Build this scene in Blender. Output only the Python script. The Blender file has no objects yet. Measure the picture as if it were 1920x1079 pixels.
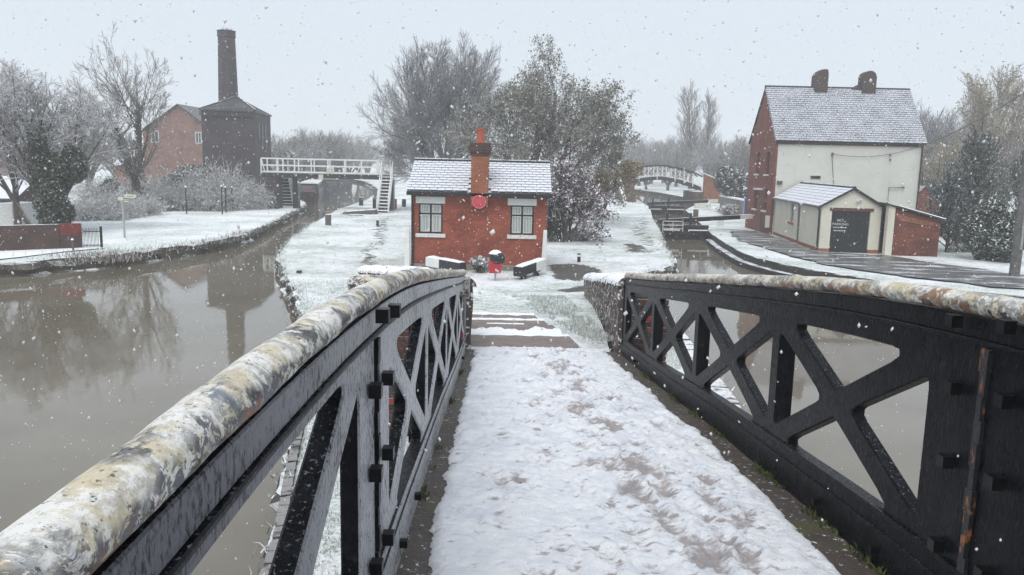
import bpy, bmesh, math, random
import numpy as np
from mathutils import Vector, Matrix, noise as mnoise
from mathutils.geometry import delaunay_2d_cdt, tessellate_polygon

C = bpy.context.scene.collection
random.seed(7)
R_ = math.radians

# ------------------------------------------------------------------ camera, world, sun, exposure
F_PX, PITCH, ROLL, EYE = 1500.0, math.atan(235/1500.0), 0.022, 3.6
_fw = Vector((0, math.cos(PITCH), -math.sin(PITCH)))
_r0 = Vector((1, 0, 0)); _u0 = _r0.cross(_fw)
_r = _r0*math.cos(ROLL) + _u0*math.sin(ROLL)
_u = -_r0*math.sin(ROLL) + _u0*math.cos(ROLL)
cam_d = bpy.data.cameras.new('camera'); cam = bpy.data.objects.new('camera', cam_d); C.objects.link(cam)
cam_d.sensor_width = 36; cam_d.lens = 36*F_PX/1920; cam_d.clip_start = 0.05; cam_d.clip_end = 2000
cam.matrix_world = Matrix(((_r.x, _u.x, -_fw.x, 0), (_r.y, _u.y, -_fw.y, 0), (_r.z, _u.z, -_fw.z, EYE), (0, 0, 0, 1)))
sc = bpy.context.scene
sc.camera = cam
w = bpy.data.worlds.new("World"); sc.world = w; w.use_nodes = True
nt = w.node_tree; nt.nodes.clear()
SUN_EL, SUN_ROT = R_(54), R_(195)
sky = nt.nodes.new('ShaderNodeTexSky'); sky.sky_type = 'NISHITA'; sky.sun_disc = False
sky.sun_elevation = SUN_EL; sky.sun_rotation = SUN_ROT; sky.dust_density = 3; sky.air_density = 1.0
mixn = nt.nodes.new('ShaderNodeMix'); mixn.data_type = 'RGBA'; mixn.inputs[0].default_value = 0.9
nt.links.new(sky.outputs[0], mixn.inputs[6]); mixn.inputs[7].default_value = (6.25, 6.85, 7.5, 1)   # even overcast cloud in front of the sky
bg = nt.nodes.new('ShaderNodeBackground'); bg.inputs[1].default_value = 0.1
nt.links.new(mixn.outputs[2], bg.inputs[0])
wo = nt.nodes.new('ShaderNodeOutputWorld'); nt.links.new(bg.outputs[0], wo.inputs[0])
sun_d = bpy.data.lights.new('sun', 'SUN'); sun_d.energy = 1.5; sun_d.angle = R_(35); sun_d.color = (1, .97, .93)
sun = bpy.data.objects.new('sun', sun_d); C.objects.link(sun)
_sd = Vector((math.sin(SUN_ROT)*math.cos(SUN_EL), math.cos(SUN_ROT)*math.cos(SUN_EL), math.sin(SUN_EL)))
sun.rotation_euler = _sd.to_track_quat('Z', 'Y').to_euler()
sc.view_settings.view_transform = 'Standard'; sc.view_settings.look = 'None'
sc.view_settings.exposure = 0.35; sc.view_settings.gamma = 1.0; sc.view_settings.use_curve_mapping = False
sc.render.engine = 'CYCLES'
cy = sc.cycles
cy.use_denoising = True; cy.max_bounces = 6; cy.diffuse_bounces = 2; cy.glossy_bounces = 3; cy.transmission_bounces = 3
cy.volume_bounces = 3; cy.transparent_max_bounces = 6; cy.caustics_reflective = False; cy.caustics_refractive = False
try: cy.denoising_prefilter = 'ACCURATE'
except Exception: pass

# ------------------------------------------------------------------ measuring helpers (photo pixel -> place)
def ray(px, py): return _fw + _r*((px-960)/F_PX) - _u*((py-539.5)/F_PX)
def G(px, py, z=0.0):
    d = ray(px, py); t = (z-EYE)/d.z; return Vector((0, 0, EYE)) + d*t
def at(px, py, Y):
    d = ray(px, py); t = Y/d.y; return Vector((0, 0, EYE)) + d*t

# ------------------------------------------------------------------ material helpers
class N:
    def __init__(s, name):
        s.m = bpy.data.materials.new(name); s.m.use_nodes = True
        s.t = s.m.node_tree; s.t.nodes.clear()
        s.out = s.t.nodes.new('ShaderNodeOutputMaterial')
        g = s.t.nodes.new('ShaderNodeNewGeometry'); s.pos = g.outputs['Position']; s.nrm = g.outputs['Normal']
    def n(s, kind): return s.t.nodes.new('ShaderNode'+kind)
    def set(s, sock, v):
        if hasattr(v, 'is_linked') or isinstance(v, bpy.types.NodeSocket): s.t.links.new(v, sock)
        elif isinstance(v, (tuple, list)) and sock.type == 'RGBA': sock.default_value = (*v[:3], 1)
        else: sock.default_value = v
    def noise(s, scale, detail=4, rough=.6, vec=None, dist=0):
        k = s.n('TexNoise'); k.inputs['Scale'].default_value = scale; k.inputs['Detail'].default_value = detail
        k.inputs['Roughness'].default_value = rough; k.inputs['Distortion'].default_value = dist
        s.t.links.new(vec or s.pos, k.inputs['Vector']); return k.outputs[0]
    def map(s, scale=(1, 1, 1), vec=None, rot=(0, 0, 0)):
        k = s.n('Mapping'); k.inputs['Scale'].default_value = scale; k.inputs['Rotation'].default_value = rot
        s.t.links.new(vec or s.pos, k.inputs['Vector']); return k.outputs[0]
    def step(s, v, a, b, lo=0., hi=1.):
        k = s.n('MapRange'); k.interpolation_type = 'SMOOTHSTEP'; k.clamp = True
        s.set(k.inputs[0], v)
        for i, x in zip((1, 2, 3, 4), (a, b, lo, hi)): k.inputs[i].default_value = x
        return k.outputs[0]
    def math(s, op, a, b=0.0, c=0.0):
        k = s.n('Math'); k.operation = op; s.set(k.inputs[0], a); s.set(k.inputs[1], b); s.set(k.inputs[2], c); return k.outputs[0]
    def mix(s, f, a, b):
        k = s.n('Mix'); k.data_type = 'RGBA'; s.set(k.inputs[0], f); s.set(k.inputs[6], a); s.set(k.inputs[7], b); return k.outputs[2]
    def nz(s):
        k = s.n('SeparateXYZ'); s.t.links.new(s.nrm, k.inputs[0]); return k.outputs[2]
    def xyz(s):
        k = s.n('SeparateXYZ'); s.t.links.new(s.pos, k.inputs[0]); return k.outputs
    def comb(s, x, y, z=0.0):
        k = s.n('CombineXYZ'); s.set(k.inputs[0], x); s.set(k.inputs[1], y); s.set(k.inputs[2], z); return k.outputs[0]
    def attr(s, name):
        k = s.n('Attribute'); k.attribute_name = name; return k.outputs['Fac']
    def rnd(s):
        k = s.n('ObjectInfo'); return k.outputs['Random']
    def bump(s, h, strength=.4, dist=.02, base=None):
        k = s.n('Bump'); k.inputs['Strength'].default_value = strength; k.inputs['Distance'].default_value = dist
        s.t.links.new(h, k.inputs['Height'])
        if base is not None: s.t.links.new(base, k.inputs['Normal'])
        return k.outputs[0]
    def bsdf(s, col, rough=.7, normal=None, **kw):
        b = s.n('BsdfPrincipled'); s.set(b.inputs['Base Color'], col); s.set(b.inputs['Roughness'], rough)
        if normal is not None: s.t.links.new(normal, b.inputs['Normal'])
        for k, v in kw.items(): s.set(b.inputs[k], v)
        s.t.links.new(b.outputs[0], s.out.inputs[0]); return s.m

SNOW = (.88, .895, .93)
def snow_on(n, col, lo=.35, hi=.75, amt=1.0, scale=9, cover=(.35, .6)):
    """snow that has settled on whatever faces up"""
    f = n.math('MULTIPLY', n.step(n.nz(), lo, hi), n.step(n.noise(scale, 3), cover[0], cover[1]))
    return n.mix(n.math('MULTIPLY', f, amt), col, SNOW)

def m_plain(name, col, rough=.6, var=.25, scale=8, snow=None, bump=.15, bscale=40, **kw):
    n = N(name); v = n.noise(scale, 5)
    c = n.mix(n.step(v, .3, .7), tuple(x*(1-var) for x in col), tuple(min(1, x*(1+var)) for x in col))
    if snow: c = snow_on(n, c, *snow)
    return n.bsdf(c, rough, n.bump(n.noise(bscale, 4), bump, .01), **kw)

def m_brick(name, c1, c2, mortar, rot=0.0, scale=1.0, mott=.5, snow=None, moss=None):
    n = N(name); v = n.map(rot=(0, 0, rot)); k = n.n('SeparateXYZ'); n.t.links.new(v, k.inputs[0])
    uv = n.comb(n.math('ADD', k.outputs[0], k.outputs[1]), k.outputs[2])
    b = n.n('TexBrick'); n.t.links.new(uv, b.inputs['Vector'])
    b.inputs['Scale'].default_value = 1.0*scale; b.inputs['Brick Width'].default_value = .225; b.inputs['Row Height'].default_value = .075
    b.inputs['Mortar Size'].default_value = .007; b.inputs['Mortar Smooth'].default_value = .3
    b.inputs['Color1'].default_value = (*c1, 1); b.inputs['Color2'].default_value = (*c2, 1); b.inputs['Mortar'].default_value = (*mortar, 1)
    c = n.mix(n.step(n.noise(1.3, 6), .3, .75, 0, mott), b.outputs[0], tuple(x*.45 for x in c1))
    c = n.mix(n.step(n.noise(14, 4), .45, .8, 0, .5), c, tuple(min(1, x*1.5) for x in c2))
    if moss: c = n.mix(n.step(n.noise(2.3, 5), .5, .7, 0, .7), c, moss)
    if snow: c = snow_on(n, c, *snow)
    h = n.math('ADD', n.math('MULTIPLY', b.outputs['Fac'], -1.0), n.math('MULTIPLY', n.noise(60, 3), .5))
    return n.bsdf(c, .85, n.bump(h, .5, .008))

def m_ground(name, grass=.3, green=(.20, .25, .17), fine=22, broad=.35, bare=False):
    """thin snow over grass: blades show through where the cover is thin"""
    n = N(name)
    a = n.noise(fine, 5, .7); b = n.noise(broad, 4); d = n.noise(3.2, 5, .65)
    thin = n.math('ADD', n.math('MULTIPLY', a, .55), n.math('ADD', n.math('MULTIPLY', b, .25), n.math('MULTIPLY', d, .25)))
    f = n.step(thin, .56-grass*.22, .74-grass*.22)
    gcol = n.mix(n.noise(7, 4), green, (green[0]*.45, green[1]*.42, green[2]*.4))
    c = n.mix(n.math('MULTIPLY', f, .85), n.mix(n.step(b, .35, .65), SNOW, (.76, .82, .81)), gcol)
    if bare:
        bb = n.step(n.math('ADD', n.attr('bare'), n.math('MULTIPLY', n.math('SUBTRACT', n.noise(2.4, 6, .7, n.map((1, .6, 1))), .5), 2.0)), .45, .75)
        c = n.mix(bb, c, n.mix(n.noise(20, 4), (.05, .047, .042), (.12, .112, .10)))
    h = n.math('ADD', n.math('MULTIPLY', a, -.6), n.math('MULTIPLY', n.noise(fine*2.2, 4), .5))
    return n.bsdf(c, .85, n.bump(h, .55, .05))

def m_foliage(name, a, b, snow=.7, lo=.25, hi=.8, scale=1.2, rough=.6):
    n = N(name); v = n.mix(n.step(n.noise(scale, 4), .35, .65), a, b)
    v = n.mix(n.noise(40, 2), v, tuple(x*.6 for x in a))
    f = n.math('MULTIPLY', n.step(n.nz(), lo, hi), n.step(n.noise(5, 3), .38, .6))
    c = n.mix(n.math('MULTIPLY', f, snow), v, SNOW)
    return n.bsdf(c, rough)

M = {}
M['ground'] = m_ground('snowy_grass', .40, bare=True)
M['bank'] = m_ground('thin_snow_on_lawn', .30, (.30, .38, .27), 14)
M['verge'] = m_ground('snowy_grass_clumps', .62, (.13, .18, .09), 30)
M['path'] = m_ground('wet_path_under_melting_snow', .75, (.09, .085, .08), 9, .8)
M['dark_path'] = m_ground('wet_dark_gravel', .95, (.075, .074, .07), 16, 1.4)
def _tarmac():
    n = N('wet_tarmac'); v = n.map((.5, 1.7, 1), rot=(0, 0, .50))
    s = n.step(n.math('ADD', n.math('MULTIPLY', n.noise(1.1, 5, .6, v), .8), n.math('MULTIPLY', n.noise(9, 4), .2)), .505, .64)
    c = n.mix(n.math('MULTIPLY', s, .7), n.mix(n.noise(30, 3), (.075, .075, .078), (.135, .135, .14)), SNOW)
    return n.bsdf(c, n.mix(s, (.36, .36, .36), (.8, .8, .8)), n.bump(n.noise(90, 3), .3, .01))
M['tarmac'] = _tarmac()
M['snow'] = m_plain('fresh_snow', SNOW, .85, .05, 4, None, .6, 24)
def _decksnow():
    n = N('trodden_snow'); t = n.attr('thin')
    f = n.step(n.math('ADD', t, n.math('MULTIPLY', n.math('SUBTRACT', n.noise(30, 6, .75, n.map((.7, 1.3, 1))), .5), 2.2)), .36, 1.02)
    under = n.mix(n.noise(18, 4), (.40, .345, .335), (.17, .13, .125))
    soft = n.mix(n.step(n.noise(5, 5), .4, .7), SNOW, (.74, .77, .84))
    c = n.mix(n.math('MULTIPLY', f, .8), soft, under)
    return n.bsdf(c, .8, n.bump(n.math('ADD', n.noise(70, 5, .75), n.math('MULTIPLY', n.noise(28, 4), .8)), .9, .014), **{'Subsurface Weight': 0.0})
M['decksnow'] = _decksnow()
def _kerb():
    n = N('wet_mossy_stone'); c = n.mix(n.noise(9, 5), (.035, .028, .022), (.13, .10, .085))
    c = n.mix(n.step(n.noise(4, 5), .56, .66, 0, .8), c, (.09, .10, .025))
    c = n.mix(n.step(n.noise(22, 4, .8), .60, .66), c, SNOW)
    return n.bsdf(c, .5, n.bump(n.noise(35, 5, .7), .8, .02))
M['kerb'] = _kerb()
def _iron(name, frost, fdir):
    n = N(name)
    v = n.map((1, 1, .42)); flake = n.noise(62, 5, .7, v); big = n.noise(2.5, 4)
    base = n.mix(n.step(n.noise(11, 5), .4, .7), (.004, .0045, .006), (.011, .012, .016))
    base = n.mix(n.step(n.noise(3.1, 6, .7), .71, .735), base, (.24, .085, .025))        # rust breaking through
    base = n.mix(n.step(n.noise(5.3, 6, .75), .62, .68, 0, .6), base, (.022, .032, .04))
    base = n.mix(n.step(n.noise(24, 6, .75, n.map((1, 1, .5))), .62, .66, 0, .7), base, (.06, .062, .068))            # scuffs and chips
    base = n.mix(n.step(n.noise(16, 5, .7, n.map((1.6, 1.6, .12))), .66, .72, 0, .55), base, (.10, .05, .025))      # thin rust runs
    spec = .07
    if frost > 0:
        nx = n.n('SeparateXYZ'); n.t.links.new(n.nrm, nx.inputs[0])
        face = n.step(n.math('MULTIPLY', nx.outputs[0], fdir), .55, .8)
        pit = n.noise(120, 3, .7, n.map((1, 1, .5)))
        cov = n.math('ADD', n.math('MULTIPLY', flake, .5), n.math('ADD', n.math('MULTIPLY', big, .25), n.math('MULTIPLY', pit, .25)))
        yy = n.xyz()[1]; far = n.step(yy, .4, 3.4, .02, .03)     # part of the painted sheen: rime cover grows away from the crown
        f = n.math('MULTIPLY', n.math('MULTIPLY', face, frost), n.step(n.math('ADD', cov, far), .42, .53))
        base = n.mix(f, base, n.mix(n.step(yy, .6, 3.6), (.15, .15, .17), (.58, .58, .61)))  # grazing sky reflection painted into the rime colour, lighter with distance
    base = snow_on(n, base, .8, .97, .25, 90, (.58, .70))
    return n.bsdf(base, n.step(flake, .3, .7, .2, .42), n.bump(n.math('ADD', flake, n.noise(9, 4)), .22, .012), **{'IOR': 1.5, 'Specular IOR Level': spec})
def _seam():
    n = N('rusty_joint_seam'); c = n.mix(n.step(n.noise(14, 5, .7, n.map((1, 1, .5))), .55, .60), (.012, .013, .016), (.26, .10, .035))
    return n.bsdf(c, .5, n.bump(n.noise(40, 4), .6, .01))
M['seam'] = _seam()
M['iron'] = _iron('wet_black_paint', 0, 1)
M['iron_frost_sheen'] = _iron('frosted_black_paint_with_painted_sheen', .85, 1)
def _rail(name, blue, sp):
    n = N(name)
    yy = n.xyz()[1]; tr = n.map((1, 2.4, 1))
    clus = n.noise(3.6, 4, .6); fine = n.noise(30, 7, .75, n.map((1, .8, 1)), .7); mid = n.noise(12, 6, .72, n.map((1, .7, 1)), .5); cross = n.noise(11, 6, .7, n.map((.5, 2.6, .5)), .6)
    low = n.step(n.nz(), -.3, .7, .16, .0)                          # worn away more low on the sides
    c = n.mix(n.step(n.noise(7, 7, .78), .47, .56), (.82, .805, .76), (.62, .53, .34))
    c = n.mix(n.step(n.noise(45, 5, .78, n.map((1, .6, 1))), .53, .56, 0, .6), c, (.42, .36, .27))
    c = n.mix(n.step(n.noise(1.3, 3), .5, .6, 0, .15), c, (.50, .51, .54))
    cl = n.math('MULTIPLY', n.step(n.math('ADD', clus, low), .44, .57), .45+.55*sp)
    c = n.mix(n.math('MULTIPLY', cl, n.step(fine, .492, .508)), c, (.10, .105, .13))
    c = n.mix(n.math('MULTIPLY', cl, n.step(mid, .56, .58)), c, (.035, .035, .045))
    c = n.mix(n.math('MULTIPLY', n.step(n.noise(2.7, 4, .6, n.map((1, 1, 1), None)), .50, .62), n.step(cross, .525, .55, 0, sp*.75)), c, (.095, .105, .125))
    c = n.mix(n.math('MULTIPLY', n.step(n.noise(4.3, 4), .57, .62), n.math('MULTIPLY', n.step(mid, .50, .515), blue)), c, (.055, .10, .14))
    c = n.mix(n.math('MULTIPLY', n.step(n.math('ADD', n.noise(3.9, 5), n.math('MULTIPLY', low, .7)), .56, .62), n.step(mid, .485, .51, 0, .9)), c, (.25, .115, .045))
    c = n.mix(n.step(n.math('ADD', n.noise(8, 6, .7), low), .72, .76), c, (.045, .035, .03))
    c = n.mix(n.step(n.noise(70, 4, .75), .60, .65), c, (.10, .09, .08))
    h = n.math('ADD', n.math('MULTIPLY', n.math('MULTIPLY', cl, n.step(fine, .48, .56)), -.8), n.math('ADD', n.math('MULTIPLY', fine, .5), n.math('MULTIPLY', cross, .7)))
    return n.bsdf(c, n.step(clus, .4, .6, .42, .28), n.bump(h, .55, .012))
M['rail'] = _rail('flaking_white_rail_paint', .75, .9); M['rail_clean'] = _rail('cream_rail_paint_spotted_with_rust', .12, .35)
M['bolt'] = m_plain('black_iron', (.004, .004, .005), .35, .3, 30, None, **{'Specular IOR Level': .2})
def _water():
    n = N('canal_water')
    v = n.map((1.0, .35, 1)); h = n.math('ADD', n.noise(2.6, 4, .55, v), n.math('MULTIPLY', n.noise(14, 3, .5, v), .18))
    c = n.mix(n.step(n.noise(.25, 3), .35, .65), (.158, .138, .104), (.20, .178, .14))
    return n.bsdf(c, .035, n.bump(h, .055, .03), **{'IOR': 1.42})
M['water'] = _water()
M['stone'] = None
def _stone(name, a, b, snow=(.45, .75, 1.0, 5, (.3, .5)), moss=.5):
    n = N(name); c = n.mix(n.noise(2.4, 6, .7), a, b)
    c = n.mix(n.step(n.noise(1.1, 5), .5, .68, 0, moss), c, (.045, .05, .025))
    c = snow_on(n, c, *snow)
    return n.bsdf(c, .8, n.bump(n.noise(12, 6, .7), .9, .05))
M['stone'] = _stone('dark_bank_stone', (.03, .027, .024), (.15, .13, .11))
M['stone_dark'] = _stone('wet_black_coping', (.012, .012, .013), (.05, .048, .045), (.5, .8, .8, 3, (.35, .5)), .2)
M['stone_pale'] = _stone('weathered_grey_stone', (.12, .11, .10), (.32, .30, .28))
M['brick_red'] = m_brick('red_brick', (.27, .055, .028), (.36, .09, .045), (.17, .075, .055), mott=.75)
M['brick_side'] = m_brick('deep_red_brick', (.175, .05, .034), (.23, .068, .045), (.20, .09, .07), mott=.6)
M['brick_shed'] = m_brick('old_stained_brick', (.12, .04, .026), (.24, .065, .035), (.10, .055, .04), mott=1.0)
M['brick_stack'] = m_brick('weathered_stack_brick', (.062, .044, .042), (.085, .056, .052), (.10, .085, .08), mott=.6)
M['brick_blue'] = m_brick('sooty_blue_brick', (.046, .035, .040), (.068, .052, .056), (.085, .07, .072), mott=.75)
M['brick_dark'] = m_brick('damp_brown_brick', (.075, .045, .038), (.10, .06, .048), (.09, .075, .065), mott=.8, snow=(.7, .9, 1, 4, (.3, .5)))
M['brick_pink'] = m_brick('pale_red_brick', (.22, .115, .092), (.28, .15, .12), (.30, .23, .2), mott=.8)
M['brick_orange'] = m_brick('orange_brick', (.32, .11, .05), (.25, .08, .045), (.22, .13, .09), mott=.8)
def _loose(name, cols, painted=None, sn=.9):
    n = N(name); r = n.rnd(); c = n.mix(r, cols[0], cols[1])
    c = n.mix(n.step(n.noise(30, 5), .4, .75), c, tuple(x*.4 for x in cols[0]))
    if painted: c = n.mix(n.step(r, .90, .91), c, painted)
    c = snow_on(n, c, .6, .9, sn, 8, (.3, .5))
    return n.bsdf(c, .75, n.bump(n.noise(60, 4), .5, .006))
M['loose_brick'] = _loose('single_dark_bricks', ((.05, .026, .022), (.14, .055, .04)), (.30, .03, .025))
M['edge_brick'] = _loose('wet_edging_bricks', ((.07, .06, .052), (.14, .115, .10)), None, .25)
M['mortar'] = m_plain('dark_mortar', (.05, .045, .042), .9, .3, 20)
def _render(name, a, b):
    n = N(name); c = n.mix(n.step(n.noise(.8, 5), .35, .7), a, b)
    c = n.mix(n.step(n.noise(2.1, 6, .75, n.map((1, 1, .4))), .56, .7, 0, .3), c, (.36, .35, .30))
    z = n.xyz()[2]; c = n.mix(n.math('MULTIPLY', n.step(n.noise(1.2, 5, .7, n.map((3, 3, .25))), .55, .8), .35), c, (.40, .38, .31))
    return n.bsdf(c, .85, n.bump(n.noise(50, 4), .25, .008))
M['render'] = _render('cream_render', (.60, .60, .545), (.54, .54, .49)); M['render_warm'] = _render('warm_cream_render', (.68, .65, .55), (.62, .59, .50))
def _slate(name, cover, snowcol=SNOW):
    n = N(name); c = n.mix(n.rnd(), (.035, .038, .046), (.075, .078, .088))
    c = n.mix(n.noise(12, 4), c, (.05, .05, .055))
    f = n.math('MULTIPLY', n.step(n.nz(), .25, .55), n.step(n.math('ADD', n.math('MULTIPLY', n.noise(16, 4, .7), .65), n.math('MULTIPLY', n.noise(1.6, 3), .16)), cover[0]-.09, cover[1]-.09))
    c = n.mix(f, c, snowcol)
    return n.bsdf(c, .5, n.bump(n.noise(30, 4), .4, .01))
M['slate'] = _slate('snow_dusted_slate', (.26, .42), (.74, .76, .82))
M['slate_thin'] = _slate('slate_with_thin_snow', (.36, .56), (.62, .64, .70))
M['slate_grey'] = _slate('grey_slate_barely_dusted', (.45, .75), (.5, .52, .57))
M['black'] = m_plain('black_paint', (.012, .012, .014), .35, .3, 12, (.7, .95, .8))
M['black_plain'] = m_plain('black_gloss', (.012, .012, .014), .3, .3, 12)
M['white'] = m_plain('white_paint', (.72, .72, .70), .5, .06, 6)
M['white_worn'] = m_plain('worn_white_paint', (.62, .62, .60), .55, .15, 14, (.7, .95, 1))
M['grey_frame'] = m_plain('pale_grey_window_paint', (.50, .52, .52), .5, .1, 10)
M['red'] = m_plain('red_plastic', (.42, .018, .03), .4, .1, 6)
M['plaque'] = m_plain('red_enamel', (.50, .03, .055), .3, .06, 6)
M['plaque_line'] = m_plain('pale_pink_enamel', (.62, .22, .24), .35, .05, 6)
M['terracotta'] = m_plain('terracotta', (.36, .075, .04), .7, .2, 9)
M['wood'] = m_plain('weathered_wood', (.10, .085, .07), .8, .35, 12, (.7, .95, .8), .5, 30)
M['pole'] = m_plain('grey_timber_pole', (.13, .125, .12), .75, .3, 6, None, .5, 25)
M['metal'] = m_plain('galvanised_metal', (.34, .36, .37), .4, .15, 12)
M['cream'] = m_plain('cream_sign_paint', (.60, .60, .50), .5, .08, 10)
M['brown_timber'] = m_plain('red_brown_timber', (.11, .045, .03), .6, .3, 14)
M['blue'] = m_plain('blue_sign_paint', (.03, .06, .20), .4, .1, 8)
M['cable'] = m_plain('grey_cable', (.10, .10, .105), .6, .1, 8)
def _glass():
    n = N('window_glass'); return n.bsdf((.05, .055, .06), .06, None, **{'IOR': 1.5})
M['glass'] = _glass()
def _curtain():
    n = N('net_curtain'); x = n.xyz()[0]
    f = n.step(n.math('SINE', n.math('ADD', n.math('MULTIPLY', x, 70), n.math('MULTIPLY', n.noise(.7, 2), 9))), -.6, .8)
    return n.bsdf(n.mix(f, (.30, .32, .29), (.50, .52, .49)), .35, None)
M['curtain'] = _curtain()
M['boat_dark'] = m_plain('dark_maroon_boat_paint', (.035, .016, .022), .35, .3, 5)
M['boat_side'] = m_plain('blue_grey_boat_paint', (.10, .115, .14), .4, .25, 5)
M['boat_red'] = m_plain('red_boat_paint', (.30, .015, .02), .4, .2, 8)
M['bark'] = m_plain('bark', (.075, .06, .05), .9, .35, 6, (.3, .8, .75, 7, (.4, .6)), .8, 20)
M['bark_pale'] = m_plain('grey_bark', (.13, .12, .115), .9, .3, 5, (.2, .8, .8, 6, (.38, .6)), .8, 20)
M['twig_frost'] = m_plain('frosted_twigs', (.22, .20, .195), .9, .3, 1.5, (-.3, .6, .9, 4, (.25, .5)))
M['twig_brown'] = m_plain('brown_twigs', (.17, .142, .13), .9, .3, .8, (.0, .8, .7, 4, (.35, .6)))
M['twig_grey'] = m_plain('grey_twigs', (.21, .205, .215), .9, .25, .8, (-.1, .8, .75, 4, (.3, .55)))
M['twig_yellow'] = m_plain('ochre_twigs', (.34, .29, .22), .9, .3, .6, (.0, .9, .6, 4, (.35, .6)))
M['ivy'] = m_foliage('dark_ivy_leaves', (.022, .034, .014), (.05, .07, .03), .55, .45, .95, 1.5, .4)
M['leaf_olive'] = m_foliage('olive_grey_leaves', (.20, .19, .125), (.14, .135, .105), .55, .2, .9, .5)
M['leaf_ochre'] = m_foliage('ochre_autumn_leaves', (.28, .19, .07), (.20, .18, .08), .5, .35, .95, .5)
M['leaf_purple'] = m_foliage('purple_brown_leaves', (.085, .042, .048), (.17, .095, .10), .95, .0, .55, 2)
M['leaf_laurel'] = m_foliage('snowy_laurel_leaves', (.035, .055, .035), (.07, .10, .065), .95, .2, .65, 1.5)
M['leaf_dark'] = m_foliage('dark_evergreen_leaves', (.07, .088, .078), (.115, .135, .118), .9, .1, .75, .8)
M['needle'] = m_foliage('pine_needles', (.08, .105, .095), (.13, .16, .145), .8, -.1, .7, 1)
M['bramble'] = m_foliage('frosted_bramble', (.36, .335, .31), (.48, .48, .44), 1.0, -.6, .3, 1.2)
M['blade'] = m_foliage('snowy_grass_blades', (.42, .47, .40), (.60, .64, .58), 1.0, -.3, .35, 2)
M['reed'] = m_foliage('dead_reeds', (.16, .13, .095), (.24, .20, .16), .9, -.1, .6, 2)

# ------------------------------------------------------------------ object helpers
def tag(o, label=None, cat=None, group=None, kind=None):
    if label: o['label'] = label
    if cat: o['category'] = cat
    if group: o['group'] = group
    if kind: o['kind'] = kind
    return o
def thing(name, label, cat, loc=(0, 0, 0), group=None):
    o = bpy.data.objects.new(name, None); C.objects.link(o); o.location = loc; o.empty_display_size = .2
    return tag(o, label, cat, group)
def origin(o):
    p = Vector(o.location)
    return p + origin(o.parent) if o.parent else p

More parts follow.
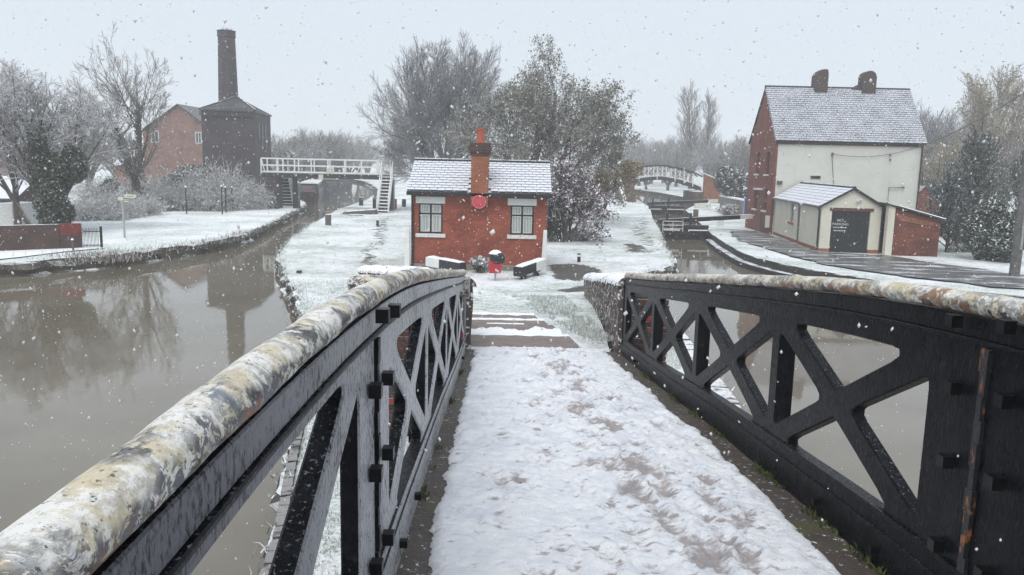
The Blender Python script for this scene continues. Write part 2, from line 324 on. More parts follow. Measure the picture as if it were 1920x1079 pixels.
class MB:
    """collects shapes in world coordinates, links them as ONE mesh object"""
    def __init__(s): s.v, s.f = [], []
    def add(s, vs, fs):
        b = len(s.v); s.v += [tuple(p) for p in vs]; s.f += [tuple(i+b for i in f) for f in fs]; return s
    def box(s, lo, hi):
        (a, b, c), (d, e, f) = lo, hi
        return s.add([(a, b, c), (d, b, c), (d, e, c), (a, e, c), (a, b, f), (d, b, f), (d, e, f), (a, e, f)],
                     [(3, 2, 1, 0), (4, 5, 6, 7), (0, 1, 5, 4), (1, 2, 6, 5), (2, 3, 7, 6), (3, 0, 4, 7)])
    def hexa(s, p):   # 8 corners: bottom loop ccw then top loop
        return s.add(p, [(3, 2, 1, 0), (4, 5, 6, 7), (0, 1, 5, 4), (1, 2, 6, 5), (2, 3, 7, 6), (3, 0, 4, 7)])
    def bar(s, a, b, wd, ht, up=(0, 0, 1)):   # rectangular bar from a to b
        a, b = Vector(a), Vector(b); d = (b-a).normalized(); up = Vector(up)
        if abs(d.dot(up)) > .98: up = Vector((0, 1, 0))
        sd = d.cross(up).normalized()*wd/2; u = sd.cross(d).normalized()*ht/2
        return s.hexa([a-sd-u, a+sd-u, b+sd-u, b-sd-u, a-sd+u, a+sd+u, b+sd+u, b-sd+u])
    def tube(s, pts, rad, sides=6, cap=True):
        pts = [Vector(p) for p in pts]; n = len(pts); b = len(s.v)
        rr = rad if isinstance(rad, (list, tuple)) else [rad]*n
        for i, p in enumerate(pts):
            d = (pts[min(i+1, n-1)]-pts[max(i-1, 0)]).normalized()
            ref = Vector((0, 0, 1)) if abs(d.z) < .9 else Vector((1, 0, 0))
            x = d.cross(ref).normalized(); y = d.cross(x)
            for k in range(sides):
                t = 2*math.pi*k/sides; s.v.append(tuple(p + (x*math.cos(t)+y*math.sin(t))*rr[i]))
        for i in range(n-1):
            for k in range(sides):
                k2 = (k+1) % sides; s.f.append((b+i*sides+k, b+i*sides+k2, b+(i+1)*sides+k2, b+(i+1)*sides+k))
        if cap:
            s.f.append(tuple(b+k for k in reversed(range(sides)))); s.f.append(tuple(b+(n-1)*sides+k for k in range(sides)))
        return s
    def prism(s, poly, z0, z1):
        n = len(poly)
        vs = [(p[0], p[1], z0) for p in poly] + [(p[0], p[1], z1) for p in poly]
        return s.add(vs, [tuple(reversed(range(n))), tuple(range(n, 2*n))] + [(i, (i+1) % n, n+(i+1) % n, n+i) for i in range(n)])
    def extr(s, poly, d):    # planar polygon (3d points) pushed along vector d
        n = len(poly); d = Vector(d); vs = [Vector(p) for p in poly]; vs = vs + [p+d for p in vs]
        return s.add(vs, [tuple(reversed(range(n))), tuple(range(n, 2*n))] + [(i, (i+1) % n, n+(i+1) % n, n+i) for i in range(n)])
    def lathe(s, c, prof, sides=16):
        b = len(s.v); m = len(prof)
        for r, z in prof:
            for k in range(sides):
                t = 2*math.pi*k/sides; s.v.append((c[0]+r*math.cos(t), c[1]+r*math.sin(t), c[2]+z))
        for i in range(m-1):
            for k in range(sides):
                k2 = (k+1) % sides; s.f.append((b+i*sides+k, b+i*sides+k2, b+(i+1)*sides+k2, b+(i+1)*sides+k))
        s.f.append(tuple(b+k for k in reversed(range(sides)))); s.f.append(tuple(b+(m-1)*sides+k for k in range(sides)))
        return s
    def build(s, name, mat, parent=None, bevel=0, smooth=False):
        me = bpy.data.meshes.new(name); off = origin(parent) if parent else Vector((0, 0, 0))
        me.from_pydata([(v[0]-off.x, v[1]-off.y, v[2]-off.z) for v in s.v], [], s.f); me.materials.append(mat)
        bm = bmesh.new(); bm.from_mesh(me); bmesh.ops.recalc_face_normals(bm, faces=bm.faces); bm.to_mesh(me); bm.free()
        if smooth: me.polygons.foreach_set('use_smooth', [True]*len(me.polygons))
        o = bpy.data.objects.new(name, me); C.objects.link(o)
        if parent: o.parent = parent
        if bevel:
            bv = o.modifiers.new('bevel', 'BEVEL'); bv.width = bevel; bv.segments = 1; bv.limit_method = 'ANGLE'; bv.angle_limit = R_(50)
        return o
def np_obj(name, V, Fc, mat, parent=None, smooth=False):
    """fast mesh from arrays; Fc is (n,3) or (n,4)"""
    V = np.asarray(V, np.float32); Fc = np.asarray(Fc, np.int32)
    if parent: V = V - np.array(origin(parent), np.float32)
    me = bpy.data.meshes.new(name); k = Fc.shape[1]
    me.vertices.add(len(V)); me.vertices.foreach_set('co', V.ravel())
    me.loops.add(Fc.size); me.loops.foreach_set('vertex_index', Fc.ravel())
    me.polygons.add(len(Fc)); me.polygons.foreach_set('loop_start', np.arange(0, Fc.size, k, dtype=np.int32))
    if smooth: me.polygons.foreach_set('use_smooth', np.ones(len(Fc), bool))
    me.update(calc_edges=True); me.validate(); me.materials.append(mat)
    o = bpy.data.objects.new(name, me); C.objects.link(o)
    if parent: o.parent = parent
    return o
def piece(name, mesh, parent, loc, rot=None):
    o = bpy.data.objects.new(name, mesh); C.objects.link(o); o.parent = parent
    o.location = Vector(loc) - origin(parent)
    if rot is not None: o.rotation_euler = rot
    return o
def box_mesh(name, sx, sy, sz, mat, jag=0, bevel=0.0):
    bm = bmesh.new(); bmesh.ops.create_cube(bm, size=1); bmesh.ops.scale(bm, vec=(sx, sy, sz), verts=bm.verts)
    if bevel: bmesh.ops.bevel(bm, geom=bm.edges[:], offset=bevel, segments=1, affect='EDGES')
    for v in bm.verts: v.co += Vector((random.uniform(-jag, jag), random.uniform(-jag, jag), random.uniform(-jag, jag)))
    me = bpy.data.meshes.new(name); bm.to_mesh(me); bm.free(); me.materials.append(mat); return me
def copy_tree(o, parent=None):
    c = o.copy(); C.objects.link(c); c.parent = parent
    for ch in list(o.children): copy_tree(ch, c)
    return c

def inside(poly, x, y):
    r = False; n = len(poly); j = n-1
    for i in range(n):
        xi, yi = poly[i]; xj, yj = poly[j]
        if (yi > y) != (yj > y) and x < (xj-xi)*(y-yi)/(yj-yi)+xi: r = not r
        j = i
    return r
def densify(line, d, closed=False):
    out = []; L = list(line) + ([line[0]] if closed else [])
    for a, b in zip(L[:-1], L[1:]):
        a, b = Vector(a), Vector(b); n = max(1, int((b-a).length/d))
        out += [a.lerp(b, i/n) for i in range(n)]
    if not closed: out.append(Vector(L[-1]))
    return out
def smooth2(pts, d=.5):
    """Catmull-Rom through 2-d points"""
    P = [Vector(p[:2]) for p in pts]; out = []
    for i in range(len(P)-1):
        p0, p1, p2, p3 = P[max(i-1, 0)], P[i], P[i+1], P[min(i+2, len(P)-1)]
        n = max(1, int((p2-p1).length/d))
        for k in range(n):
            t = k/n; out.append(.5*((2*p1)+(p2-p0)*t+(2*p0-5*p1+4*p2-p3)*t*t+(3*p1-p0-3*p2+p3)*t**3))
    out.append(P[-1]); return out
def fbm(x, y, s=1.0, z=0.0): return mnoise.fractal(Vector((x*s, y*s, z)), .9, 2.1, 4)
def land(name, poly, mat, step=None, box=None, zf=None):
    """filled ground outline; inside box it gets a finer uneven grid"""
    pts = [Vector(p[:2]) for p in poly]; n = len(pts); P2 = [tuple(p) for p in pts]
    allp = list(pts)
    if step:
        x0, y0, x1, y1 = box; y = y0; rg = random.Random(3)
        while y < y1:
            st = step*(1+max(0, y-12)/18); x = x0
            while x < x1:
                q = (x+rg.uniform(-.3, .3)*st, y+rg.uniform(-.3, .3)*st)
                if inside(P2, *q) and all((q[0]-p[0])**2+(q[1]-p[1])**2 > .03 for p in pts): allp.append(Vector(q))
                x += st
            y += st
    r = delaunay_2d_cdt(allp, [(i, (i+1) % n) for i in range(n)], [list(range(n))], 1, 1e-4)
    V = [(p.x, p.y, zf(p.x, p.y) if zf else 0.0) for p in r[0]]
    mb = MB(); mb.add(V, [tuple(f) for f in r[2]])
    o = mb.build(name, mat, smooth=True); return tag(o, kind='structure')
def bank_wall(name, line, rows, mat, label, side=1, d=.3, jit=.06, seed=0):
    """rough wall hanging from a bank edge; rows = (outward offset, z)"""
    P = [Vector(p[:2]) for p in densify([Vector((p[0], p[1], 0)) for p in line], d)]; n = len(P); mb = MB(); rg = random.Random(seed)
    vs = []
    for i, p in enumerate(P):
        t = (P[min(i+1, n-1)]-P[max(i-1, 0)]).normalized(); nn = Vector((t.y, -t.x))*side
        for k, (o, z) in enumerate(rows):
            j = 0 if k == 0 else jit
            q = p + nn*(o+j*1.6*mnoise.noise(Vector((p.x*1.7, p.y*1.7, z*3+seed)))); vs.append((q.x, q.y, z+j*mnoise.noise(Vector((p.x*2.3, p.y*2.3, 9+z*2)))))
    m = len(rows)
    mb.add(vs, [(i*m+k, i*m+k+1, (i+1)*m+k+1, (i+1)*m+k) for i in range(n-1) for k in range(m-1)])
    o = mb.build(name, mat); return tag(o, label, 'canal wall')

# ================================================================== THE SETTING
FAR = 330
wt = MB(); wt.add([(-FAR, -FAR, -.45), (FAR, -FAR, -.45), (FAR, FAR, -.45), (-FAR, FAR, -.45)], [(0, 1, 2, 3)])
tag(wt.build('water', M['water']), kind='structure')
bed = MB(); bed.add([(-FAR, -FAR, -1.4), (FAR, -FAR, -1.4), (FAR, FAR, -1.4), (-FAR, FAR, -1.4)], [(0, 1, 2, 3)])
tag(bed.build('canal_bed', M['stone']), kind='structure')

isl_left = smooth2([(-2.0, 4.0), (-2.1, 6.5), (-2.5, 8.6), (-3.3, 12.5), (-4.6, 17.4), (-5.0, 18.6), (-5.7, 21.0), (-6.9, 24.2), (-8.4, 28.6), (-9.3, 32.2), (-10.1, 36.8), (-11.2, 45), (-12.4, 56), (-12.9, 64.5), (-13.6, 76), (-17, 100), (-24, 130)], .6)
isl_right = smooth2([(1.6, 5.2), (2.7, 8), (3.4, 11.1), (3.6, 14.1), (3.8, 18.6), (4.1, 24), (4.5, 26.6), (5.3, 27.9), (6.0, 29.6), (6.4, 32.0), (7.2, 38.6), (7.9, 42.6)], .5)
lock_left = [Vector(p) for p in [(8.1, 43.6), (9.5, 54.9), (11.3, 66.5), (12.0, 72), (13.3, 88), (13.5, 104), (10, 150)]]
isl = list(isl_left) + [Vector((-60, 230)), Vector((-60, FAR)), Vector((-10, FAR)), Vector((-4, 230))] + list(reversed(lock_left)) + list(reversed(isl_right)) + [Vector((0, 4.2))]
def zisl(x, y): return .05*fbm(x, y, .35) + .012*fbm(x, y, 3.0) if y < 60 else 0.0
land('ground', isl, M['ground'], .22, (-14, 3, 10, 62), zisl)

lb = smooth2([(-40, 20.5), (-24, 23.6), (-16.6, 25.6), (-15.6, 26.9), (-14.3, 28.4), (-13.7, 30.6), (-12.9, 33), (-12.6, 36.2), (-13.4, 43.5), (-14.6, 51.6), (-15.6, 59), (-16.3, 62.6), (-17.2, 66.0), (-19.4, 72), (-22.5, 82), (-27, 103), (-36, 140)], .6)
land('ground', list(lb) + [Vector((-75, 230)), Vector((-75, FAR)), Vector((-FAR, FAR)), Vector((-FAR, 10))], M['bank'], .5, (-34, 22, -11, 64), lambda x, y: .02*fbm(x, y, .3) + (.05*fbm(x, y, .5) if y > 33 else 0))
rb = smooth2([(40, 15), (20, 21.0), (14.6, 23.6), (12.4, 25.4), (11.5, 27), (10.5, 29.1), (9.75, 32.6), (10.0, 37), (10.6, 42.5)], .6)
rb2 = [Vector(p) for p in [(10.8, 43.6), (13.0, 58), (14.2, 66.5), (15.6, 71), (18.5, 80), (20, 92), (19.5, 108), (14.5, 150)]]
land('ground', list(reversed([Vector((FAR, 5))] + list(rb) + rb2 + [Vector((6, 230)), Vector((6, FAR)), Vector((FAR, FAR))])), M['ground'], .6, (8, 20, 26, 70), lambda x, y: .03*fbm(x, y, .35))
land('ground', [Vector((-FAR, -FAR)), Vector((FAR, -FAR)), Vector((FAR, -8)), Vector((-FAR, -8))], M['ground'])

# bank walls
BW = [(0, .02), (.05, -.04), (.09, -.16), (.03, -.3), (.12, -.42), (.1, -.6), (.1, -1.2)]
bank_wall('bank_wall', isl_left, BW, M['stone'], 'rough dark stone edge of the snowy point beside the left canal', -1, .22, .12, 1)
bank_wall('bank_wall', isl_right, BW, M['stone'], 'rounded stone bank wall of the snowy point facing the basin below the lock', 1, .22, .09, 2)
bank_wall('bank_wall', lb, [(0, .02), (.04, -.03), (.07, -.2), (.05, -.36), (.12, -.5), (.12, -1.2)], M['stone'], 'long dark bank wall under the thinly snowed lawn by the chimney', 1, .3, .1, 3)
bank_wall('bank_wall', rb, [(0, .03), (.02, .0), (.04, -.2), (.05, -.24), (.34, -.245), (.36, -.28), (.38, -.45), (.38, -1.2)], M['stone_dark'], 'stepped black bank wall with a snowy ledge below the wet yard', -1, .3, .02, 4)
bank_wall('lock_wall', lock_left, [(0, .02), (.03, 0), (.03, -1.3)], M['stone_dark'], 'straight dark lock wall on the cottage side of the lock', 1, .5, .015, 5)
bank_wall('lock_wall', rb2, [(0, .02), (.03, 0), (.03, -1.3)], M['stone_dark'], 'straight dark lock wall on the white house side of the lock', -1, .5, .015, 6)

# snowy kerb along the yard, tarmac, paths (sheets each a few mm above the ground below)
def sheet(name, poly, mat, z, lbl=None, cat=None):
    pts = [Vector(p[:2]) for p in poly]; r = delaunay_2d_cdt(pts, [(i, (i+1) % len(pts)) for i in range(len(pts))], [list(range(len(pts)))], 1, 1e-4)
    mb = MB(); mb.add([(p.x, p.y, z) for p in r[0]], [tuple(f) for f in r[2]])
    return tag(mb.build(name, mat), kind='structure')
def wob(poly, amt, d=.35, s=1.3):
    return [Vector((p.x+amt*mnoise.noise(Vector((p.x*s, p.y*s, 0))), p.y+amt*mnoise.noise(Vector((p.x*s, p.y*s, 5))))) for p in densify([Vector((q[0], q[1], 0)) for q in poly], d, True)]
yard = [(12.5, 46), (11.7, 43), (11.15, 38.6), (11.3, 33.5), (11.9, 30), (12.9, 27.6), (15, 25.2), (21, 22.6), (36, 17), (40, 22.5), (26, 25), (18.2, 28), (16.6, 31.2), (15.9, 33.6), (13.3, 34.7), (13.7, 41), (13.9, 45.5)]
sheet('yard_road', wob(yard, .35), M['tarmac'], .055)
BARE = [([(5.4, 33), (6.3, 33), (7.3, 41), (8.2, 47), (9.8, 58), (8.8, 58), (6.4, 45)], .55), ([(-4.9, 24.9), (-4.2, 25.2), (-4.7, 28.5), (-5.3, 31), (-5.6, 36), (-6.4, 42), (-7.6, 50), (-8.6, 50), (-7.5, 42), (-6.4, 36), (-6.1, 31)], .62),
        ([(1.25, 25.0), (2.4, 24.6), (3.2, 27.2), (2.6, 28.9), (1.25, 28.6)], .95), ([(1.3, 21.3), (2.3, 21.9), (3.3, 24.2), (3.9, 26.2), (3.2, 26.6), (2.4, 24.2), (1.2, 22.4)], 1.05), ([(4.6, 32.5), (5.5, 33.5), (6.0, 37.4), (5.2, 37.0)], .95), ([(-11.3, 52.6), (-9.4, 52.0), (-9.4, 51.3), (-11.3, 51.8)], 1.0), ([(1.6, 38), (4.5, 37), (4.8, 41), (1.4, 41)], .55)]
def bareness(x, y):
    r = 0
    for P, k in BARE:
        ins = inside(P, x, y); d = 9
        for i in range(len(P)):
            ax_, ay_ = P[i-1]; bx_, by_ = P[i]; ll = (bx_-ax_)**2+(by_-ay_)**2; t = max(0, min(1, ((x-ax_)*(bx_-ax_)+(y-ay_)*(by_-ay_))/ll)); d = min(d, math.hypot(x-ax_-t*(bx_-ax_), y-ay_-t*(by_-ay_)))
        r = max(r, k*min(1, max(0, .5+(d if ins else -d)/.5)))
    return r
gi = bpy.data.objects['ground']; av = gi.data.attributes.new('bare', 'FLOAT', 'POINT')
av.data.foreach_set('value', [bareness(v.co.x, v.co.y) if -13 < v.co.x < 11 and 20 < v.co.y < 60 else 0.0 for v in gi.data.vertices])

# ================================================================== THE IRON BRIDGE WE STAND ON
YAW = .02
def Bf(s, x, z): return Vector((x*math.cos(YAW)-s*math.sin(YAW), x*math.sin(YAW)+s*math.cos(YAW), z))
_ts = [-8, -6, -3, -1, .8, 1.7, 2.6, 3.2, 3.85, 5, 7, 9, 11.4]; _tz = [2.4, 2.7, 3.04, 3.16, 3.195, 3.185, 3.14, 3.09, 3.03, 2.88, 2.61, 2.33, 2.02]
_bs = [-8, -6, -3, 0, 1.5, 3.38, 4.44, 6.21, 7.83, 9.5, 11.4]; _bz = [1.35, 1.6, 1.88, 1.98, 1.95, 1.83, 1.72, 1.54, 1.33, 1.14, .94]
def _sm(s, a, b): return sum(float(np.interp(s+o, a, b)) for o in (-.5, -.25, 0, .25, .5))/5
def ztop(s): return _sm(s, _ts, _tz)
def zbase(s): return _sm(s, _bs, _bz)
S0, S1 = -7.0, 10.72
H_ = 1.15
def zv(s, v): return zbase(s) + (ztop(s)-zbase(s))*v/H_
bridge = thing('iron_footbridge', 'black cast iron arched footbridge with lattice parapets and snowy deck we stand on', 'bridge', tuple(Bf(0, .66, 1.9)))

def rounded(poly, r, n=3):
    out = []; m = len(poly)
    for i in range(m):
        p, a, b = Vector(poly[i]), Vector(poly[i-1]), Vector(poly[(i+1) % m])
        da, db = (a-p), (b-p); la, lb_ = da.length, db.length; da.normalize(); db.normalize()
        ang = math.acos(max(-1, min(1, da.dot(db)))); t = min(r/math.tan(ang/2), la*.4, lb_*.4)
        q0, q1 = p+da*t, p+db*t
        for k in range(n+1):
            u = k/n; out.append(q0*(1-u)**2 + p*2*u*(1-u) + q1*u*u)
    return out
def bay_holes(s0, s1, v0=.245, v1=.935, m=.122):
    if s0 < 2.5: v1 = .985
    wd, h = s1-s0, v1-v0; L = math.hypot(wd, h); c = m/2*L/wd; k = c*wd/h
    tri = [[(k, h), (wd/2, h/2+c), (wd-k, h)], [(k, 0), (wd-k, 0), (wd/2, h/2-c)], [(0, c), ((h/2-c)*wd/h, h/2), (0, h-c)], [(wd, c), (wd, h-c), (wd-(h/2-c)*wd/h, h/2)]]
    return [rounded([(s0+a, v0+b) for a, b in t], .035) for t in tri]
POSTS = [10.6, 8.72, 6.8, 4.85]
BAYS = [(10.52, 8.785), (8.655, 6.865), (6.735, 4.915), (4.785, 3.1), (2.42, .70), (.57, -1.25), (-1.38, -3.1), (-3.9, -5.6)]
def parapet(side, mat, xi):
    """lattice plate in (s, v), pushed to thickness; side = +1 when its inner face looks to -x"""
    holes = [hh for a, b in BAYS for hh in bay_holes(min(a, b), max(a, b))]
    outer = [Vector((S0+(S1-S0)*i/60, -.03)) for i in range(61)] + [Vector((S1-(S1-S0)*i/60, 1.10)) for i in range(61)]
    pts = list(outer); ed = [(i, (i+1) % len(outer)) for i in range(len(outer))]; HP = []
    for hh in holes:
        dd = []
        for i, p in enumerate(hh):
            q = hh[(i+1) % len(hh)]; nn = max(1, int((q-p).length/.25)); dd += [p.lerp(q, t/nn) for t in range(nn)]
        b = len(pts); pts += dd; ed += [(b+i, b+(i+1) % len(dd)) for i in range(len(dd))]; HP.append([tuple(p) for p in dd])
    r = delaunay_2d_cdt(pts, ed, [list(range(len(outer)))], 1, 1e-5)
    P = r[0]; tris = []
    bb = [(min(p[0] for p in h), max(p[0] for p in h)) for h in HP]
    for f in r[2]:
        f = list(f)
        for t in range(1, len(f)-1):
            tr = (f[0], f[t], f[t+1]); cx_ = sum(P[i].x for i in tr)/3; cy_ = sum(P[i].y for i in tr)/3
            if not any(b0 < cx_ < b1 and inside(h, cx_, cy_) for h, (b0, b1) in zip(HP, bb)): tris.append(tr)
    T = .065; n = len(P)
    V = [Bf(p.x, xi, zv(p.x, p.y)) for p in P] + [Bf(p.x, xi+side*T, zv(p.x, p.y)) for p in P]
    cnt = {}
    for t in tris:
        for i in range(3):
            a, b = t[i], t[(i+1) % 3]; cnt[(a, b)] = 1
    Fs = list(tris) + [tuple(i+n for i in reversed(t)) for t in tris]
    Fs += [(b, a, a+n, b+n) for (a, b) in cnt if (b, a) not in cnt]
    mb = MB(); mb.add(V, Fs)
    par = mb.build('parapet', mat, bridge, bevel=.007)
    SS = [S0+(S1-S0)*i/160 for i in range(161)]
    def strip(name, v0, v1, t0, t1, s0=S0, s1=S1, m=mat, ns=160, bev=.004):   # a moulding along the parapet: inner side proud by t0..t1
        q = MB(); ss = [s0+(s1-s0)*i/ns for i in range(ns+1)]; vs = []
        for s in ss:
            for (t, v) in ((t0, v0), (t1, v0), (t1, v1), (t0, v1)): vs.append(Bf(s, xi-side*t, zv(s, v)))
        fs = [(i*4+k, i*4+(k+1) % 4, (i+1)*4+(k+1) % 4, (i+1)*4+k) for i in range(ns) for k in range(4)] + [(3, 2, 1, 0), (ns*4, ns*4+1, ns*4+2, ns*4+3)]
        q.add(vs, fs); return q.build(name, m, par, bevel=bev)
    strip('fascia', 1.045, 1.115, -.09, .006)
    strip('moulding', 1.028, 1.043, -.09, .016, m=M['iron'])
    strip('ledge', .225, .245, -.05, .016)
    strip('bottom_chord', -.10, .16, -.10, .012)
    # rail: lumpy rounded cap, painted over many times
    nS, nK = 520, 20; V = np.zeros((nS+1, nK, 3)); rg = random.Random(11+side)
    for i in range(nS+1):
        s = S0+(S1+.03-S0)*i/nS; zc = ztop(s)+.002
        e = min(1.0, (S1+.03-s)/.06); e = math.sqrt(max(0.02, 1-(1-e)**2))
        for k in range(nK):
            a = 2*math.pi*k/nK; rr = (.050 + .0048*mnoise.noise(Vector((s*3.2, math.cos(a)*1.3, math.sin(a)*1.3+side*5))) + .0022*mnoise.noise(Vector((s*14, a*2, side))))*e
            V[i, k] = Bf(s, xi+side*.03+rr*math.cos(a), zc+rr*(.92 if math.sin(a) > 0 else .72)*math.sin(a))
    idx = np.arange((nS+1)*nK).reshape(nS+1, nK)
    Q = np.stack([idx[:-1], np.roll(idx, -1, 1)[:-1], np.roll(idx, -1, 1)[1:], idx[1:]], -1).reshape(-1, 4)
    if side > 0: Q = Q[:, ::-1]
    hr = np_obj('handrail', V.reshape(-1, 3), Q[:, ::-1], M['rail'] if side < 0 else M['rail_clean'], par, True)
    # end post and intermediate uprights on the outer side
    for sp in POSTS + [.635, -1.315]:
        q = MB(); a, b = sp-.05, sp+.05
        q.hexa([Bf(a, xi+side*.068, zv(a, .16)), Bf(b, xi+side*.068, zv(b, .16)), Bf(b, xi+side*.11, zv(b, .16)), Bf(a, xi+side*.11, zv(a, .16)),
                Bf(a, xi+side*.068, zv(a, 1.0)), Bf(b, xi+side*.068, zv(b, 1.0)), Bf(b, xi+side*.11, zv(b, 1.0)), Bf(a, xi+side*.11, zv(a, 1.0))])
        q.build('upright', mat, par)
    q = MB(); a, b = S1+.002, S1+.07
    xa_, xb_ = (xi-.01, xi+.11) if side > 0 else (xi-.11, xi+.01); q.hexa([Bf(a, xa_, zbase(a)-.3), Bf(a, xb_, zbase(a)-.3), Bf(b, xb_, zbase(b)-.3), Bf(b, xa_, zbase(b)-.3), Bf(a, xa_, ztop(a)-.05), Bf(a, xb_, ztop(a)-.05), Bf(b, xb_, ztop(b)-.05), Bf(b, xa_, ztop(b)-.05)])
    q.build('end_post', mat, par, bevel=.01)
    # bolted joint
    q = MB()
    for i in range(12):
        a, b = .06+i*.08, .06+(i+1)*.08
        q.bar(Bf(2.735, xi-side*.004, zv(2.735, a)), Bf(2.735, xi-side*.004, zv(2.735, b)), .03+.008*(i % 3), .02+.006*(i % 2), (1, 0, 0))
    q.build('joint_seam', M['seam'] if side > 0 else M['iron'], par)
    nut = MB(); nut.box((-.021, -.023, -.023), (.021, .023, .023)); me_o = nut.build('bolt', M['bolt'], None, bevel=.006)
    me = me_o.data; bpy.data.objects.remove(me_o)
    for sb in (2.585, 2.885):
        for zz in (3.075, 2.82, 2.53, 2.19):
            o = piece('bolt', me, par, Bf(sb, xi-side*(.05 if zz > 3 else .026), zz + (.02 if sb < 2.7 else -.02)), (0, 0, YAW))
    for sb, v in ((3.35, .08), (4.0, .08), (2.3, .08), (9.6, .08)):
        piece('bolt', me, par, Bf(sb, xi-side*.03, zv(sb, v)), (0, 0, YAW)).scale = (.8, .7, .7)
    return par
parR = parapet(1, M['iron'], 1.75); parR['label'] = 'clean wet black parapet facing the basin'
parL = parapet(-1, M['iron_frost_sheen'], -.42); parL['label'] = 'frost streaked parapet with painted sheen and flaking cream rail close by'

# deck, with the bare wet stone margin that shows beside each parapet
mb = MB(); ns = 70; vs = []
for i in range(ns+1):
    s = S0+(11.0-S0)*i/ns; z = zbase(s)
    for x, dz in ((-.42, -.30), (1.75, -.30), (1.75, .0), (-.42, .0)): vs.append(Bf(s, x, z+dz))
mb.add(vs, [(i*4+k, i*4+(k+1) % 4, (i+1)*4+(k+1) % 4, (i+1)*4+k) for i in range(ns) for k in range(4)] + [(3, 2, 1, 0), (ns*4, ns*4+1, ns*4+2, ns*4+3)])
mb.build('deck', M['kerb'], bridge)
rg = np.random.default_rng(5)
NX, NS = 110, 640
xs = np.linspace(0, 1, NX); ss = np.concatenate([np.linspace(-1.6, 1.9, 60, endpoint=False), np.linspace(1.9, 11.05, NS-60)])
prints = []
for k in range(760):
    s = 2.2 + 8.9*rg.random()**1.1; c = .95-.03*(s-3) if rg.random() < .35 else -.1+1.55*rg.random()
    prints.append((s, c+rg.normal(0, .20), rg.normal(0, .35), .8+.35*rg.random(), rg.random()))
PR = np.array(prints)
SG, UG = np.meshgrid(ss, xs, indexing='ij')
lft = np.array([-.285 + .035*fbm(0, s, 1.7) + .022*fbm(3, s, 7) + .012*mnoise.noise(Vector((s*30, 0, 0))) for s in ss])
rgt = np.array([1.56 + .05*fbm(9, s, 1.3) + .025*fbm(5, s, 6) + .012*mnoise.noise(Vector((s*30, 7, 0))) for s in ss])
XG = lft[:, None] + (rgt-lft)[:, None]*UG
hh = np.zeros_like(XG); thin = np.zeros_like(XG)
for (s, x, a, sz, dp) in PR:
    i0, i1 = np.searchsorted(ss, [s-.4, s+.4]); ds = SG[i0:i1]-s; dx = XG[i0:i1]-x
    u = ds*math.cos(a)+dx*math.sin(a); v = -ds*math.sin(a)+dx*math.cos(a)
    wv = 1-.25*np.clip(-u/.15, -1, 1)**2*0; r2 = (u/(.145*sz))**4 + (v/(.052*sz*(1+.25*np.clip(u/.14, -1, 1))))**2
    dent = np.exp(-np.clip(r2, 0, 30)**1.2); rim = np.exp(-np.clip(r2/2.3-1, -1, 30)**2*3)*(r2 > .8)
    hh[i0:i1] += -.009*(.35+.65*dp)*dent + .007*rim*(1-dent); thin[i0:i1] += .34*(.2+.8*dp)*dent
n1 = np.array([[fbm(x*1.0, s, 2.2) for x in XG[i]] for i, s in enumerate(ss)])
n2 = np.array([[mnoise.noise(Vector((x*10, s*17, 2))) for x in XG[i]] for i, s in enumerate(ss)])
n3 = np.array([[mnoise.noise(Vector((x*24, s*38, 4))) for x in XG[i]] for i, s in enumerate(ss)])
worn = np.clip(1-np.abs(XG-(.95-.03*(SG-3)))/.65, 0, 1)
trod = np.clip((SG-2.0)/2.0, .25, 1)
hh += .012*n1 + .022*n2*trod*(.5+.5*worn) + .016*n3*(.4+.6*trod)
n4 = np.array([[fbm(x*2.6, s*4.2, 1.0, 8.0) for x in XG[i]] for i, s in enumerate(ss)])
patch = np.clip(.42+1.0*n1, 0, 1)*(.55+.45*worn)*(.35+.65*trod)
thin += np.clip(-1.5*n2-1.6*n3-.22, 0, 1.2)*(.50+.75*patch) + .16*patch**1.5 + np.clip(.9*n4-.12, 0, 1)*(.25+.5*patch)
edge = np.minimum(UG, 1-UG)*1.85
hh = np.where(edge < .04, hh*edge/.04, hh) + .028*np.clip(edge/.05, 0, 1)**.5
zb = np.array([zbase(s) for s in ss])
P3 = np.zeros((len(ss), NX, 3)); cw, sw = math.cos(YAW), math.sin(YAW)
P3[..., 0] = XG*cw-SG*sw; P3[..., 1] = XG*sw+SG*cw; P3[..., 2] = zb[:, None]+hh+.002
idx = np.arange(len(ss)*NX).reshape(len(ss), NX)
Q = np.stack([idx[:-1, :-1], idx[:-1, 1:], idx[1:, 1:], idx[1:, :-1]], -1).reshape(-1, 4)
o = np_obj('snow', P3.reshape(-1, 3), Q, M['decksnow'], None, True)
at_ = o.data.attributes.new('thin', 'FLOAT', 'POINT'); at_.data.foreach_set('value', np.clip(thin, 0, 1.5).ravel().astype(np.float32))
tag(o, 'trodden snow with footprints covering the bridge deck', 'snow', kind='stuff')

